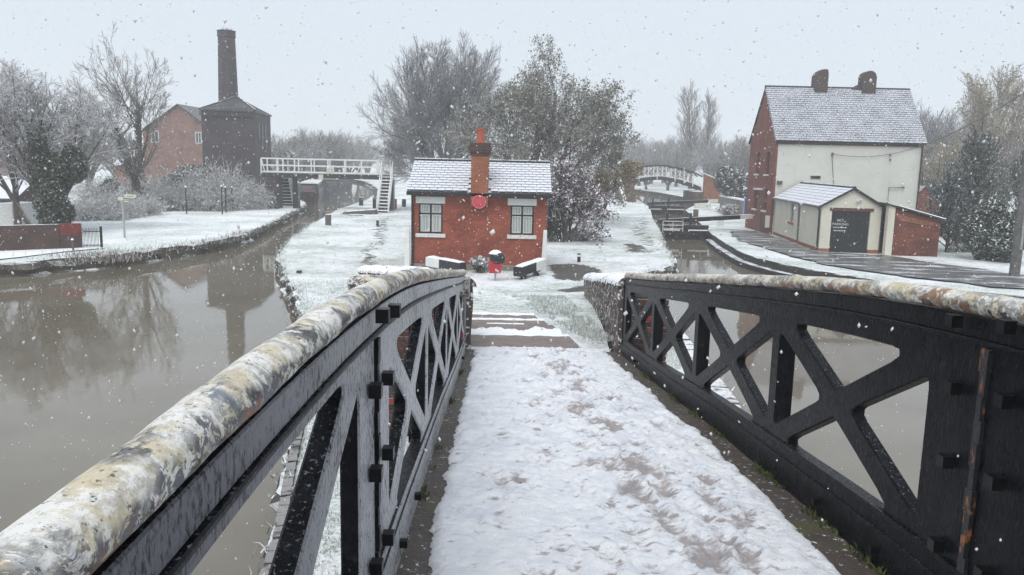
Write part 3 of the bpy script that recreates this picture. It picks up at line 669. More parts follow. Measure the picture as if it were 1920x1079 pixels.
# ramp behind the bridge, wing walls, steps
def zramp(s): return max(.06, .965-(s-11.0)*.092)
mb = MB(); vs = []; nr, nc = 90, 44
for i in range(nr+1):
    s = 10.95+(21.2-10.95)*i/nr
    xl = -.75-(s-10.95)*.26; xr = 1.62+(s-10.95)*.085
    for k in range(nc+1):
        u = k/nc; x = xl+(xr-xl)*u; p = Bf(s, x, 0)
        z = zramp(s)+.03*fbm(p.x, p.y, 1.1)+.018*fbm(p.x, p.y, 5); 
        xr_in = 1.2-.115*(s-11.5)
        if x > xr_in+.1: z += min(.12, .16*(x-xr_in-.1))+.02*fbm(p.x, p.y, 9)
        elif s < 16.2 and -.7-.05*(s-11) < x: z -= .05
        if s < 11.3: z = min(z, zbase(11.0)-.02 if x < 1.2 else zbase(11.0)+.05)
        vs.append((p.x, p.y, z))
mb.add(vs, [(i*(nc+1)+k, i*(nc+1)+k+1, (i+1)*(nc+1)+k+1, (i+1)*(nc+1)+k) for i in range(nr) for k in range(nc)])
tag(mb.build('ramp', M['ground'], smooth=True), kind='structure')
mb = MB(); mb.hexa([Bf(10.9, -.6, -.2), Bf(10.9, 1.75, -.2), Bf(11.6, 1.75, -.2), Bf(11.6, -.6, -.2), Bf(10.9, -.6, .66), Bf(10.9, 1.75, .66), Bf(11.6, 1.75, .62), Bf(11.6, -.6, .62)])
tag(mb.build('abutment', M['brick_dark']), 'damp brick abutment carrying the far end of the iron bridge', 'abutment')

steps = thing('ramp_steps', 'wide brown stone steps between the bridge deck and the brick cottage', 'steps', tuple(Bf(13, .4, .75)))
M['tread'] = m_plain('smooth_brown_stone', (.205, .165, .145), .6, .18, 5, None, .25, 50)
def tread(s0, s1, z0, z1, snowy):
    q = MB(); f = lambda s: (-.60-.055*(s-11.5), 1.28-.115*(s-11.5))
    a, b = f(s0), f(s1)
    q.hexa([Bf(s0, a[0], z0-.25), Bf(s0, a[1], z0-.25), Bf(s1, b[1], z1-.25), Bf(s1, b[0], z1-.25), Bf(s0, a[0], z0), Bf(s0, a[1], z0), Bf(s1, b[1], z1), Bf(s1, b[0], z1)])
    t = q.build('tread', M['tread'], steps)
    def ridge(sc_, wd, seed, x0=0.0, x1=1.0, h=.03):
        nn = 60; vv = []
        for i in range(nn+1):
            u = x0+(x1-x0)*i/nn; s_ = sc_+.03*fbm(u*4, seed, 1.5); xx = f(s_)[0]+(f(s_)[1]-f(s_)[0])*u; zz = z0+(z1-z0)*(s_-s0)/(s1-s0)
            ww = wd*(.75+.6*fbm(u*7, seed+3, 1.0)); hh_ = h*(.7+.6*fbm(u*9, seed+8, 1))
            for t_, hz in ((-1, -.004), (-.5, hh_*.9), (.4, hh_), (1, -.004)): vv.append(Bf(s_+t_*ww, xx, zz+hz))
        k = MB(); k.add(vv, [(i*4+j, i*4+j+1, (i+1)*4+j+1, (i+1)*4+j) for i in range(nn) for j in range(3)])
        return k.build('snow_ridge', M['snow'], t, smooth=True)
    for r in snowy: ridge(*r)
tread(11.38, 12.55, .905, .885, [(11.40, .07, 1), (12.47, .10, 2, 0, 1)])
tread(12.555, 13.85, .80, .775, [(13.05, .50, 3, 0, 1, .035), (12.62, .06, 13, .1, 1)])
tread(13.855, 14.9, .69, .67, [(14.78, .09, 4, .12, 1), (14.35, .10, 14, .35, .75, .012)])
tread(14.905, 16.0, .58, .56, [(15.9, .14, 6), (15.3, .16, 5, .3, .95, .014)])

def wing(label, pts, side):
    """pts: (x, y, top, bottom); a tapering wall with brick-on-edge rounded coping"""
    c = pts[0]; t = thing('wing_wall', label, 'wall', (c[0], c[1], c[3]))
    fine = []
    for a, b in zip(pts[:-1], pts[1:]):
        fine += [tuple(a[j]+(b[j]-a[j])*k/24 for j in range(4)) for k in range(24)]
    fine.append(pts[-1]); n = len(fine); vs = []; cs = []
    for i, p in enumerate(fine):
        d = (Vector(fine[min(i+1, n-1)][:2])-Vector(fine[max(i-1, 0)][:2])).normalized(); nn = Vector((d.y, -d.x)); cs.append((p, d, nn))
        for k in range(9):
            z = p[3]-.5+(p[2]-.06-p[3]+.5)*k/8; j = .035*fbm(p[0]*3+p[1], z*3, 1.6, side); 
            vs.append((p[0]+nn.x*(.17+j), p[1]+nn.y*(.17+j), z))
        for k in range(9):
            z = p[3]-.5+(p[2]-.06-p[3]+.5)*(8-k)/8; j = .035*fbm(p[0]*3+p[1]+50, z*3, 1.6, side)
            vs.append((p[0]-nn.x*(.17+j), p[1]-nn.y*(.17+j), z))
    m = MB(); m.add(vs, [(i*18+k, i*18+(k+1) % 18, (i+1)*18+(k+1) % 18, (i+1)*18+k) for i in range(n-1) for k in range(18)] + [tuple(range(18)), tuple(reversed(range((n-1)*18, n*18)))])
    m.build('wall_face', M['wing'], t)
    cb = MB(); nk = 9; L = .058
    prof = [(.215*math.cos(math.pi*k/nk), .15*math.sin(math.pi*k/nk)) for k in range(nk+1)]
    cb.add([(x, -L, z) for x, z in prof]+[(x, L, z) for x, z in prof], [tuple(range(nk+1)), tuple(reversed(range(nk+1, 2*nk+2)))] + [(k+1, k, nk+1+k, nk+2+k) for k in range(nk)] + [(0, nk, 2*nk+1, nk+1)])
    ob = cb.build('coping_brick', M['coping']); me = ob.data; bpy.data.objects.remove(ob)
    acc = 0; 
    for (p, d, nn), (q, _, _) in zip(cs[:-1], cs[1:]):
        seg = (Vector(q[:2])-Vector(p[:2])).length; k = acc
        while k < seg:
            u = k/seg; o = piece('coping_brick', me, t, (p[0]+(q[0]-p[0])*u, p[1]+(q[1]-p[1])*u, p[2]+(q[2]-p[2])*u-.075+random.uniform(-.012, .012)), (random.uniform(-.05, .05), random.uniform(-.06, .06), math.atan2(-d.x, d.y)))
            o.scale = (random.uniform(.96, 1.05), 1, random.uniform(.93, 1.08)); k += .125
        acc = k-seg
    return t
def _wingm():
    n = N('rough_wall_stuck_with_snow'); c = n.mix(n.noise(7, 6, .7), (.045, .032, .026), (.17, .125, .10))
    f = n.step(n.noise(13, 5, .62), .56, .60); c = n.mix(f, c, SNOW)
    return n.bsdf(c, .9, n.bump(n.noise(15, 5), .8, .03))
M['wing'] = _wingm()
def _coping():
    n = N('coping_brick_under_snow'); c = n.mix(n.rnd(), (.05, .035, .03), (.12, .09, .075))
    f = n.step(n.math('ADD', n.nz(), n.math('MULTIPLY', n.math('SUBTRACT', n.noise(12, 4), .5), .9)), .0, .25); c = n.mix(f, c, SNOW)
    return n.bsdf(c, .85, n.bump(n.noise(25, 4), .5, .015))
M['coping'] = _coping()
wing('dark wing wall with snow on rounded brick coping running from right parapet end', [(1.66, 10.95, 2.02, .9), (1.80, 14.0, 1.62, .66), (1.95, 17.5, 1.12, .34), (2.05, 20.6, .72, .1)], 1)
wing('low wing wall with snowy coping curving away behind the left parapet end', [(-.72, 11.0, 1.95, .9), (-1.1, 13.0, 1.74, .7), (-2.0, 15.6, 1.45, .4), (-3.3, 17.9, 1.15, .1)], 2)

bme = box_mesh('brick', .218, .10, .066, M['loose_brick'], .004)
def pier(label, lo, hi, faces, cap):
    t = thing('bridge_pier', label, 'pier', (lo[0], lo[1], lo[2]))
    m = MB(); m.box((lo[0]+.012, lo[1]+.012, lo[2]-.3), (hi[0]-.012, hi[1]-.012, hi[2]-.02)); m.build('core', M['mortar'], t)
    nz_ = int((hi[2]-lo[2])/.075); n = 0
    for r in range(nz_):
        z = lo[2]+.0375+r*.075; x = lo[0]+.112-(.114 if r % 2 else 0)
        while x < hi[0]+.02:
            a, b = max(lo[0], x-.109), min(hi[0], x+.109)
            if b-a > .03 and n < 290:
                o = piece('brick', bme, t, ((a+b)/2, lo[1]+.045+random.uniform(-.006, .006), z)); o.scale = ((b-a)/.218, 1, 1); n += 1
            x += .228
        for yy in ([lo[1]+.22, lo[1]+.45, lo[1]+.68, lo[1]+.9] if faces else []):
            if yy < hi[1]-.1 and n < 298:
                o = piece('brick', bme, t, (hi[0]-.045+random.uniform(-.006, .006), yy+(.05 if r % 2 else 0), z), (0, 0, math.pi/2)); n += 1
    if cap: cap(t)
    return t
pier('short dark brick pier behind the far end of the right lattice', (1.60, 10.3, 0), (2.06, 11.2, 1.92), True, None)
def lcap(t):
    m = MB(); pts = []
    nk = 14; P = [(-2.12, 10.2), (-2.09, 10.2), (-1.98, 10.2), (-1.5, 10.19), (-1.0, 10.19), (-.55, 10.2)]; rad = [.03, .115, .155, .16, .16, .16]
    vs = []
    for (x, y), r in zip(P, rad):
        for k in range(nk):
            a = 2*math.pi*k/nk; vs.append((x, y+r*math.cos(a), 1.99+r*.9*math.sin(a)+.012*fbm(x*4, a, 1)))
    m.add(vs, [(i*nk+k, i*nk+(k+1) % nk, (i+1)*nk+(k+1) % nk, (i+1)*nk+k) for i in range(len(P)-1) for k in range(nk)] + [tuple(range(nk)), tuple(reversed(range((len(P)-1)*nk, len(P)*nk)))])
    m.build('cap', M['rail'], t, smooth=True)
pier('dark brick pier with rounded cream painted cap outside the left lattice', (-1.95, 10.1, 0), (-.62, 11.0, 1.9), False, lcap)
m = MB()
for i in range(1): m.lathe((2.12, 10.35, -.1), [(.20, 0), (.24, .25), (.20, .5), (.10, .62)], 12)
tag(m.build('guard_stone', M['stone'], smooth=True), 'rounded dark guard stone at the foot of the right bridge pier', 'stone')

# towpath edging under the bridge
ebm = box_mesh('edging_brick', .225, .105, .11, M['edge_brick'], .006, .006)
t = thing('brick_edging', 'wet brick edging of the towpath below the left parapet', 'edging', (-2.2, 6.5, 0))
P = densify([Vector((p.x, p.y, 0)) for p in isl_left[:16]], .12); acc = 0; L = 0; last = None
for a, b in zip(P[:-1], P[1:]):
    d = (b-a).length
    while acc <= L+d and acc < 7.2:
        q = a.lerp(b, (acc-L)/d); an = math.atan2((b-a).y, (b-a).x)
        piece('brick', ebm, t, (q.x+.03*math.sin(an), q.y-.03*math.cos(an), .012+random.uniform(-.008, .008)), (random.uniform(-.03, .03), random.uniform(-.03, .03), an+random.uniform(-.03, .03))); acc += .245
    L += d
slm = box_mesh('kerb_slab', .86, .34, .14, M['stone_pale'], .012, .012)
t = thing('stone_edging', 'grey stone slabs edging the towpath seen through the right lattice', 'edging', (3.5, 12, 0))
P = densify([Vector((p.x, p.y, 0)) for p in isl_right[4:36]], .2); acc = 0; L = 0
for a, b in zip(P[:-1], P[1:]):
    d = (b-a).length
    while acc <= L+d and acc < 14.5:
        q = a.lerp(b, (acc-L)/d); an = math.atan2((b-a).y, (b-a).x)
        piece('slab', slm, t, (q.x-.16*math.sin(an)*-1*-1, q.y+.16*math.cos(an), .0+random.uniform(-.008, .008)), (0, 0, an+random.uniform(-.02, .02))); acc += .89
    L += d

# ================================================================== BUILDINGS
def slate_roof(parent, O, U, V, nu, nv, lenu, lenv, mat, thick=.016, joined=False, skip=None, name='slate', lap=1.45, seed=0):
    """courses of slates on the slope O + u*U + v*V (U along the eave, V up the slope, unit vectors)"""
    rg = random.Random(seed); W = U.cross(V).normalized(); W = W if W.z > 0 else -W
    du, dv = lenu/nu, lenv/nv; tilt = thick*1.1
    rot = Matrix((U if U.cross(V).dot(W) > 0 else -U, V, W)).transposed()
    n = 0; mb = MB(); meshes = {}
    for r in range(nv):
        off = .5*du if r % 2 else 0; u = -off
        while u < lenu-.02:
            a, b = max(0, u), min(lenu, u+du); u += du
            if b-a < .04: continue
            v0, v1 = r*dv, min(lenv, r*dv+dv*lap)
            if skip and skip((a+b)/2, r*dv+dv/2, b-a): continue
            j = rg.uniform(-.008, .008); g = .007
            z0, z1 = tilt+rg.uniform(0, .004), .002
            loc = [(a+g, v0+j, z0), (b-g, v0+j, z0+rg.uniform(-.002, .002)), (b-g, v1, z1), (a+g, v1, z1), (a+g, v0+j, z0+thick), (b-g, v0+j, z0+thick), (b-g, v1, z1+thick), (a+g, v1, z1+thick)]
            if joined or n >= 296:
                mb.hexa([O+U*p[0]+V*p[1]+W*p[2] for p in loc])
            else:
                key = round(b-a, 3)
                if key not in meshes:
                    k = MB(); k.hexa([((-1 if i in (0, 3, 4, 7) else 1)*((b-a)/2-g), (0 if i in (0, 1, 4, 5) else v1-v0), (tilt if i in (0, 1, 4, 5) else 0)+(thick if i > 3 else 0)) for i in range(8)])
                    ob = k.build(name, mat); meshes[key] = ob.data; bpy.data.objects.remove(ob)
                p = O+U*((a+b)/2)+V*(v0+j)+W*rg.uniform(0, .005)
                o = piece(name, meshes[key], parent, p); o.rotation_euler = (rot @ Matrix.Rotation(rg.uniform(-.012, .012), 3, 'Z')).to_euler(); n += 1
    if mb.f:
        o = mb.build(name+'s', mat, parent); o['kind'] = 'stuff'

# ---------------------------------------------------------------- the brick cottage
cx0, cx1, cyf, cdep = -3.40, 1.10, 26.6, 3.7
eav, rid = at(900, 361, 26.4).z, at(900, 305, 28.4).z
cot = thing('brick_cottage', 'small red brick cottage with snowy slate roof, central chimney and red plaque', 'cottage', ((cx0+cx1)/2, cyf, 0))
WIN = [(at(785, 410, cyf).x, at(830, 410, cyf).x, at(805, 438, cyf).z, at(805, 382, cyf).z), (at(957, 410, cyf).x, at(1001, 410, cyf).x, at(980, 441, cyf).z, at(980, 386, cyf).z)]
mb = MB(); y0, y1 = cyf, cyf+cdep
xs_ = [cx0, WIN[0][0], WIN[0][1], WIN[1][0], WIN[1][1], cx1]
zl, zh = min(WIN[0][2], WIN[1][2]), max(WIN[0][3], WIN[1][3])
wz = [(WIN[0][2], WIN[0][3]), (WIN[1][2], WIN[1][3])]
for i in range(5):
    if i in (1, 3):
        a, b = wz[i//2]; mb.box((xs_[i], y0, -.1), (xs_[i+1], y0+.25, a)); mb.box((xs_[i], y0, b), (xs_[i+1], y0+.25, eav))
    else: mb.box((xs_[i], y0, -.1), (xs_[i+1], y0+.25, eav))
mb.box((cx0, y0+.252, -.1), (cx0+.25, y1, eav)); mb.box((cx1-.25, y0+.252, -.1), (cx1, y1, eav)); mb.box((cx0+.252, y1-.25, -.1), (cx1-.252, y1, eav))
ym = (y0+y1)/2
for xg in (cx0, cx1-.25): mb.extr([(xg, y0+.02, eav+.002), (xg, y1-.02, eav+.002), (xg, ym, rid-.05)], (.25, 0, 0))
mb.build('wall', M['brick_red'], cot)
mb = MB(); mb.box((cx0-.01, y0-.03, -.1), (cx1+.01, y0-.003, .17)); mb.build('plinth', M['stone_pale'], cot)
for k, (xa, xb, za, zb_) in enumerate(WIN):
    f = MB(); t = .055
    f.box((xa, y0+.07, za), (xa+t, y0+.13, zb_)); f.box((xb-t, y0+.07, za), (xb, y0+.13, zb_)); f.box((xa+t, y0+.07, za), (xb-t, y0+.13, za+.05)); f.box((xa+t, y0+.07, zb_-.04), (xb-t, y0+.13, zb_))
    xm = (xa+xb)/2; zt = zb_-(zb_-za)*.34
    f.box((xm-.03, y0+.068, za+.05), (xm+.03, y0+.128, zb_-.04)); f.box((xa+t, y0+.069, zt-.025), (xm-.03, y0+.127, zt+.025)); f.box((xm+.03, y0+.069, zt-.025), (xb-t, y0+.127, zt+.025))
    wf = f.build('window', M['black_plain'], cot)
    for (a, b) in ((xa+t, xm-.03), (xm+.03, xb-t)):
        for (c, d) in ((za+.05, zt-.025), (zt+.025, zb_-.04)):
            s_ = MB(); q = .042
            s_.box((a+.004, y0+.06, c+.004), (a+q, y0+.12, d-.004)); s_.box((b-q, y0+.06, c+.004), (b-.004, y0+.12, d-.004)); s_.box((a+q, y0+.06, c+.004), (b-q, y0+.12, c+q)); s_.box((a+q, y0+.06, d-q), (b-q, y0+.12, d-.004))
            s_.build('casement', M['grey_frame'], wf)
            g = MB(); g.box((a+q, y0+.092, c+q), (b-q, y0+.098, d-q)); g.build('pane', M['curtain'], wf)
    b_ = MB(); b_.box((xa-.10, y0-.05, za-.13), (xb+.10, y0+.07, za-.005)); b_.build('sill', M['white_worn'], cot, bevel=.008)
    b_ = MB(); b_.box((xa-.10, y0-.02, zb_+.005), (xb+.08, y0+.10, zb_+.23)); b_.build('lintel', M['white'], cot, bevel=.006)
# roof
chx0, chx1 = at(884, 330, cyf).x, at(916, 330, cyf).x; chd = .62
Vs = Vector((0, ym-(y0-.22), rid-eav)); Lv = Vs.length; Vs.normalize()
Ox = cx0-.12; Lu = cx1-cx0+.26
b_ = MB(); b_.hexa([(Ox, y0-.22, eav-.07), (Ox+Lu, y0-.22, eav-.07), (Ox+Lu, ym, rid-.07), (Ox, ym, rid-.07), (Ox, y0-.22, eav-.002), (Ox+Lu, y0-.22, eav-.002), (Ox+Lu, ym, rid-.002), (Ox, ym, rid-.002)])
b_.hexa([(Ox, ym+.002, rid-.07), (Ox+Lu, ym+.002, rid-.07), (Ox+Lu, y1+.22, eav-.07), (Ox, y1+.22, eav-.07), (Ox, ym+.002, rid-.002), (Ox+Lu, ym+.002, rid-.002), (Ox+Lu, y1+.22, eav-.002), (Ox, y1+.22, eav-.002)])
roof = b_.build('roof', M['slate'], cot)
slate_roof(roof, Vector((Ox, y0-.24, eav)), Vector((1, 0, 0)), Vs, 19, 12, Lu, Lv, M['slate'], .026, skip=lambda u, v, wd: chx0-.03 < Ox+u < chx1+.03 and v < .95, seed=2)
b_ = MB()
for i in range(10): b_.tube([(Ox+Lu*i/10+.004, ym, rid+.03), (Ox+Lu*(i+1)/10-.004, ym, rid+.03)], .085, 8)
b_.build('ridge_tiles', M['stone_dark'], roof)
b_ = MB(); b_.box((Ox, y0-.30, eav-.13), (Ox+Lu, y0-.235, eav-.03)); b_.box((Ox, y0-.232, eav-.14), (Ox+Lu, y0-.003, eav-.075)); b_.build('gutter', M['black_plain'], cot)
b_ = MB(); xd = at(774, 420, cyf).x; b_.tube([(xd, y0-.26, eav-.08), (xd, y0-.1, eav-.28), (xd, y0-.07, eav-.5), (xd, y0-.07, .02)], .04, 8); b_.build('downpipe', M['black_plain'], cot)
for k, xx in enumerate((at(766, 470, cyf).x, at(1021, 470, cyf).x)):
    b_ = MB(); b_.hexa([(xx-.12, y0-.22, -.1), (xx+.07, y0-.22, -.1), (xx+.07, y0-.035, -.1), (xx-.12, y0-.035, -.1), (xx-.06, y0-.20, 1.36), (xx+.06, y0-.20, 1.36), (xx+.06, y0-.035, 1.40), (xx-.06, y0-.035, 1.40)]); b_.build('corner_post', M['white'], cot, bevel=.01)
# chimney, corbel, pot
zc0, zc1 = eav-.45, at(900, 292, cyf).z
b_ = MB(); b_.box((chx0, y0-.30, zc0), (chx1, y0+chd, zc1)); ch = b_.build('chimney', m_brick('chimney_brick', (.30, .095, .05), (.35, .13, .06), (.2, .09, .06), mott=.7), cot)
b_ = MB(); z = zc1
for i, (e, h) in enumerate([(.03, .09), (.06, .08), (.075, .14), (.05, .09)]): b_.box((chx0-e, y0-.30-e, z), (chx1+e, y0+chd+e, z+h)); z += h+.001
b_.build('corbel', M['brick_dark'], ch)
xm = (chx0+chx1)/2; b_ = MB(); b_.lathe((xm, y0+.05, z-.01), [(.13, 0), (.125, .2), (.115, .42), (.135, .44), (.135, .50), (.10, .50)], 14); b_.build('chimney_pot', M['terracotta'], ch, smooth=False)
b_ = MB(); b_.hexa([(chx1, y0-.05, eav+.10), (chx1+.22, y0-.05, eav+.10), (chx1+.16, y0+.30, eav+.30), (chx1, y0+.35, eav+.35), (chx1, y0-.05, eav+.12), (chx1+.22, y0-.05, eav+.12), (chx1+.16, y0+.30, eav+.34), (chx1, y0+.35, eav+.42)]); b_.build('flashing', M['stone_dark'], ch)
# plaque
pc = at(899, 378, y0-.03); b_ = MB()
def disc(mb, c, r0, r1, y_, th, n=28):
    vs = []
    for k in range(n):
        a = 2*math.pi*k/n; ca, sa = math.cos(a), math.sin(a)
        for r, yy in ((r0, y_), (r1, y_), (r1, y_-th), (r0, y_-th)): vs.append((c[0]+r*ca, yy, c[2]+r*sa))
    mb.add(vs, [(k*4+j, k*4+(j+1) % 4, ((k+1) % n)*4+(j+1) % 4, ((k+1) % n)*4+j) for k in range(n) for j in range(4)])
disc(b_, pc, .001, .225, y0-.303, .025); pl = b_.build('plaque', M['plaque'], cot)
b_ = MB(); disc(b_, pc, .195, .215, y0-.329, .006); disc(b_, pc, .135, .142, y0-.329, .005)
for dz, hw in ((.075, .07), (.03, .10), (-.015, .10), (-.06, .085)): b_.box((pc.x-hw, y0-.334, pc.z+dz-.006), (pc.x+hw, y0-.3285, pc.z+dz+.006))
b_.build('plaque_rim', M['plaque_line'], pl)

# balance beams laid as benches, bin, shrub, bollards
def beam(label, a, b, wa, za, zb_):
    """a = white end, b = black end (ground points)"""
    a, b = Vector(a), Vector(b); t = thing('balance_beam', label, 'lock beam', (a.x, a.y, 0), 'old lock beams laid in front of the cottage')
    c = a.lerp(b, .40)
    m = MB(); m.bar(a+Vector((0, 0, za)), c+Vector((0, 0, (za+(zb_-za)*.4))), .30, .30); m.build('white_end', M['white'], t, bevel=.015)
    m = MB(); m.bar(c+(b-a).normalized()*.002+Vector((0, 0, za+(zb_-za)*.4)), b+Vector((0, 0, zb_)), .30, .30); m.build('black_end', M['black_plain'], t, bevel=.015)
    m = MB(); nn = 16; vs = []
    for i in range(nn+1):
        u = i/nn; p = a.lerp(b, .02+.96*u); d = (b-a).normalized(); s_ = Vector((-d.y, d.x, 0)); z = za+(zb_-za)*u+.15
        for q, h in ((-.14, 0), (-.10, .045), (.10, .05), (.14, 0)): v = p+s_*q; vs.append((v.x, v.y, z+h*(.8+.4*fbm(u*5, q*3, 1))*(0.2 if i in (0, nn) else 1)))
    m.add(vs, [(i*4+j, i*4+j+1, (i+1)*4+j+1, (i+1)*4+j) for i in range(nn) for j in range(3)]); m.build('snow_cap', M['snow'], t, smooth=True)
    m = MB()
    for u in (.25, .75):
        p = a.lerp(b, u); z = za+(zb_-za)*u-.15; m.box((p.x-.1, p.y-.1, -.02), (p.x+.1, p.y+.1, z))
    m.build('foot', M['black_plain'], t)
beam('snow topped beam with its white end at the left cottage corner', (-2.75, 26.1, 0), (-1.55, 24.9, 0), .3, .33, .30)
beam('snow topped beam with its black end facing us at the right cottage corner', (.98, 26.0, 0), (.15, 24.6, 0), .3, .36, .24)

t = thing('litter_bin', 'red bin with black hood and snow on a short post', 'bin', (-.52, 24.3, 0))
px_, py_ = -.52, 24.3
m = MB(); m.tube([(px_, py_, -.1), (px_, py_, .34)], .03, 8); m.build('post', M['metal'], t)
m = MB(); m.hexa([(px_-.19, py_-.14, .24), (px_+.17, py_-.14, .24), (px_+.17, py_+.14, .24), (px_-.19, py_+.14, .24), (px_-.20, py_-.16, .62), (px_+.20, py_-.16, .62), (px_+.20, py_+.16, .62), (px_-.20, py_+.16, .62)]); m.build('body', M['red'], t, bevel=.02)
m = MB(); c = Vector((px_+.05, py_-.02, .70)); ax = Matrix.Rotation(R_(28), 3, 'Y')
nk, nj = 14, 9; vs = []
for j in range(nj+1):
    th = math.pi*j/nj
    for k in range(nk):
        a = 2*math.pi*k/nk; p = ax @ Vector((.26*math.sin(th)*math.cos(a), .22*math.sin(th)*math.sin(a), .22*math.cos(th)))
        vs.append(c+p)
m.add(vs, [(j*nk+k, j*nk+(k+1) % nk, (j+1)*nk+(k+1) % nk, (j+1)*nk+k) for j in range(nj) for k in range(nk)]); hood = m.build('hood', M['black'], t, smooth=True)
m = MB(); p0 = c+ax @ Vector((-.05, -.225, -.04)); m.box((p0.x-.10, p0.y-.015, p0.z-.03), (p0.x+.14, p0.y+.02, p0.z+.025)); m.build('slot', M['black_plain'], hood)
m = MB(); vs = []
for j in range(5):
    th = .5*math.pi*j/4*.75
    for k in range(nk):
        a = 2*math.pi*k/nk; p = Vector((.235*math.sin(th)*math.cos(a)-.05, .20*math.sin(th)*math.sin(a), .20*math.cos(th)+.05)); vs.append(c+p)
m.add(vs, [(j*nk+k, j*nk+(k+1) % nk, (j+1)*nk+(k+1) % nk, (j+1)*nk+k) for j in range(4) for k in range(nk)]); m.build('snow_cap', M['snow'], hood, smooth=True)

def bollard(label, p, h, wd, mat, band=None, cat='bollard'):
    t = thing('bollard', label, cat, (p[0], p[1], 0))
    m = MB(); m.box((p[0]-wd/2, p[1]-wd/2, -.1), (p[0]+wd/2, p[1]+wd/2, h)); m.build('post', mat, t, bevel=.012)
    m = MB(); m.box((p[0]-wd/2+.01, p[1]-wd/2+.01, h+.001), (p[0]+wd/2-.01, p[1]+wd/2-.01, h+.03)); m.build('snow_cap', M['snow'], t, bevel=.01)
    if band:
        m = MB(); m.box((p[0]-wd/2-.006, p[1]-wd/2-.006, h*.62), (p[0]+wd/2+.006, p[1]+wd/2+.006, h*.86)); m.build('band', M['white'], t)
bollard('thick weathered grey wooden post on the snowy point left of the cottage', (-10.0, 43.2), .58, .27, M['wood'])
bollard('black post at the water edge near the white footbridge stair', (-11.9, 62.6), .62, .30, M['black'])
bollard('thin black post on the lawn below the white stair', (-7.35, 43.3), .34, .13, M['black'])
bollard('short black post with pale band right of the cottage', (2.45, 29.4), .33, .12, M['black'], True)
m = MB(); m.box((-6.75, 24.75, .03), (-6.6, 24.9, .10)); tag(m.build('mooring_pin', M['black_plain']), 'tiny black mooring pin in the snow left of the cottage', 'mooring pin')

# ---------------------------------------------------------------- white house and its outbuildings
hx0, hx1, hy0, hdep = 14.15, 21.95, 43.8, 4.7
hE, hR = 5.03, 8.05
house = thing('house', 'tall white rendered house with brick gable and steep snowy slate roof', 'house', (hx0, hy0, 0))
hy1, hym = hy0+hdep, hy0+hdep/2
M['brick_gable'] = M['brick_side']
gw = [(44.7, 45.25, 3.25, 4.45), (46.5, 47.05, 3.25, 4.45), (44.7, 45.3, 1.3, 2.5), (46.4, 47.1, 1.2, 2.4)]
b_ = MB(); b_.box((hx0+.02, hy0, -.1), (hx1, hy0+.25, hE)); b_.build('front_wall', M['render'], house)
# gable wall with four openings
b_ = MB(); yb = sorted({hy0-.012, hy1, 44.7, 45.25, 46.5, 47.05}); rows = [(-.1, 1.25), (1.25, 2.45), (2.45, 3.25), (3.25, 4.45), (4.45, hE)]
for i in range(len(yb)-1):
    for r, (za, zb_) in enumerate(rows):
        if i in (1, 3) and r in (1, 3): continue
        b_.box((hx0-.12, yb[i], za), (hx0+.018, yb[i+1], zb_))
b_.extr([(hx0-.12, hy0-.012, hE+.001), (hx0-.12, hy1, hE+.001), (hx0-.12, hym, hR-.04)], (.138, 0, 0))
b_.build('gable_wall', M['brick_side'], house)
b_ = MB(); b_.box((hx1-.2, hy0+.252, -.1), (hx1-.001, hy1, hE)); b_.box((hx0+.02, hy1-.25, -.1), (hx1-.202, hy1, hE)); b_.extr([(hx1-.2, hy0+.02, hE+.001), (hx1-.2, hy1-.02, hE+.001), (hx1-.2, hym, hR-.05)], (.199, 0, 0)); b_.build('rear_wall', M['brick_side'], house)
for i in (1, 3):
    for r in (1, 3):
        za, zb_ = rows[r]
        w_ = MB(); w_.box((hx0-.03, yb[i], za), (hx0+.015, yb[i]+.05, zb_)); w_.box((hx0-.03, yb[i+1]-.05, za), (hx0+.015, yb[i+1], zb_)); w_.box((hx0-.03, yb[i]+.05, (za+zb_)/2-.025), (hx0+.014, yb[i+1]-.05, (za+zb_)/2+.025)); wf = w_.build('window', M['brown_timber'], house)
        g = MB(); g.box((hx0-.002, yb[i]+.05, za), (hx0+.005, yb[i+1]-.05, zb_)); g.build('pane', M['glass'], wf)
        s_ = MB(); s_.box((hx0-.22, yb[i]-.08, za-.10), (hx0-.125, yb[i+1]+.08, za-.005)); s_.build('sill', M['white_worn'], house)
b_ = MB(); b_.box((hx0-.42, 45.4, 2.35), (hx0-.125, 46.35, 2.45)); b_.build('door_hood', M['white_worn'], house)
b_ = MB(); b_.box((hx0-.135, 45.5, .0), (hx0-.122, 46.25, 2.1)); b_.build('door', M['brown_timber'], house)
b_ = MB(); b_.box((hx0-.30, 43.86, .35), (hx0-.122, 44.15, 1.0)); b_.build('meter_box', M['white_worn'], house, bevel=.01)
b_ = MB(); b_.box((hx0-.13, hy0-.06, hE-.16), (hx1+.04, hy0-.003, hE-.03)); b_.build('eaves_course', M['brown_timber'], house)
b_ = MB(); b_.box((hx0-.16, hy0-.20, hE-.04), (hx1+.08, hy0-.10, hE+.04)); b_.build('gutter', M['black_plain'], house)
Vs = Vector((0, hym-(hy0-.16), hR-hE)); Lv = Vs.length; Vs.normalize(); Ox = hx0-.2; Lu = hx1-hx0+.32
b_ = MB(); b_.hexa([(Ox, hy0-.16, hE-.06), (Ox+Lu, hy0-.16, hE-.06), (Ox+Lu, hym, hR-.06), (Ox, hym, hR-.06), (Ox, hy0-.16, hE-.002), (Ox+Lu, hy0-.16, hE-.002), (Ox+Lu, hym, hR-.002), (Ox, hym, hR-.002)])
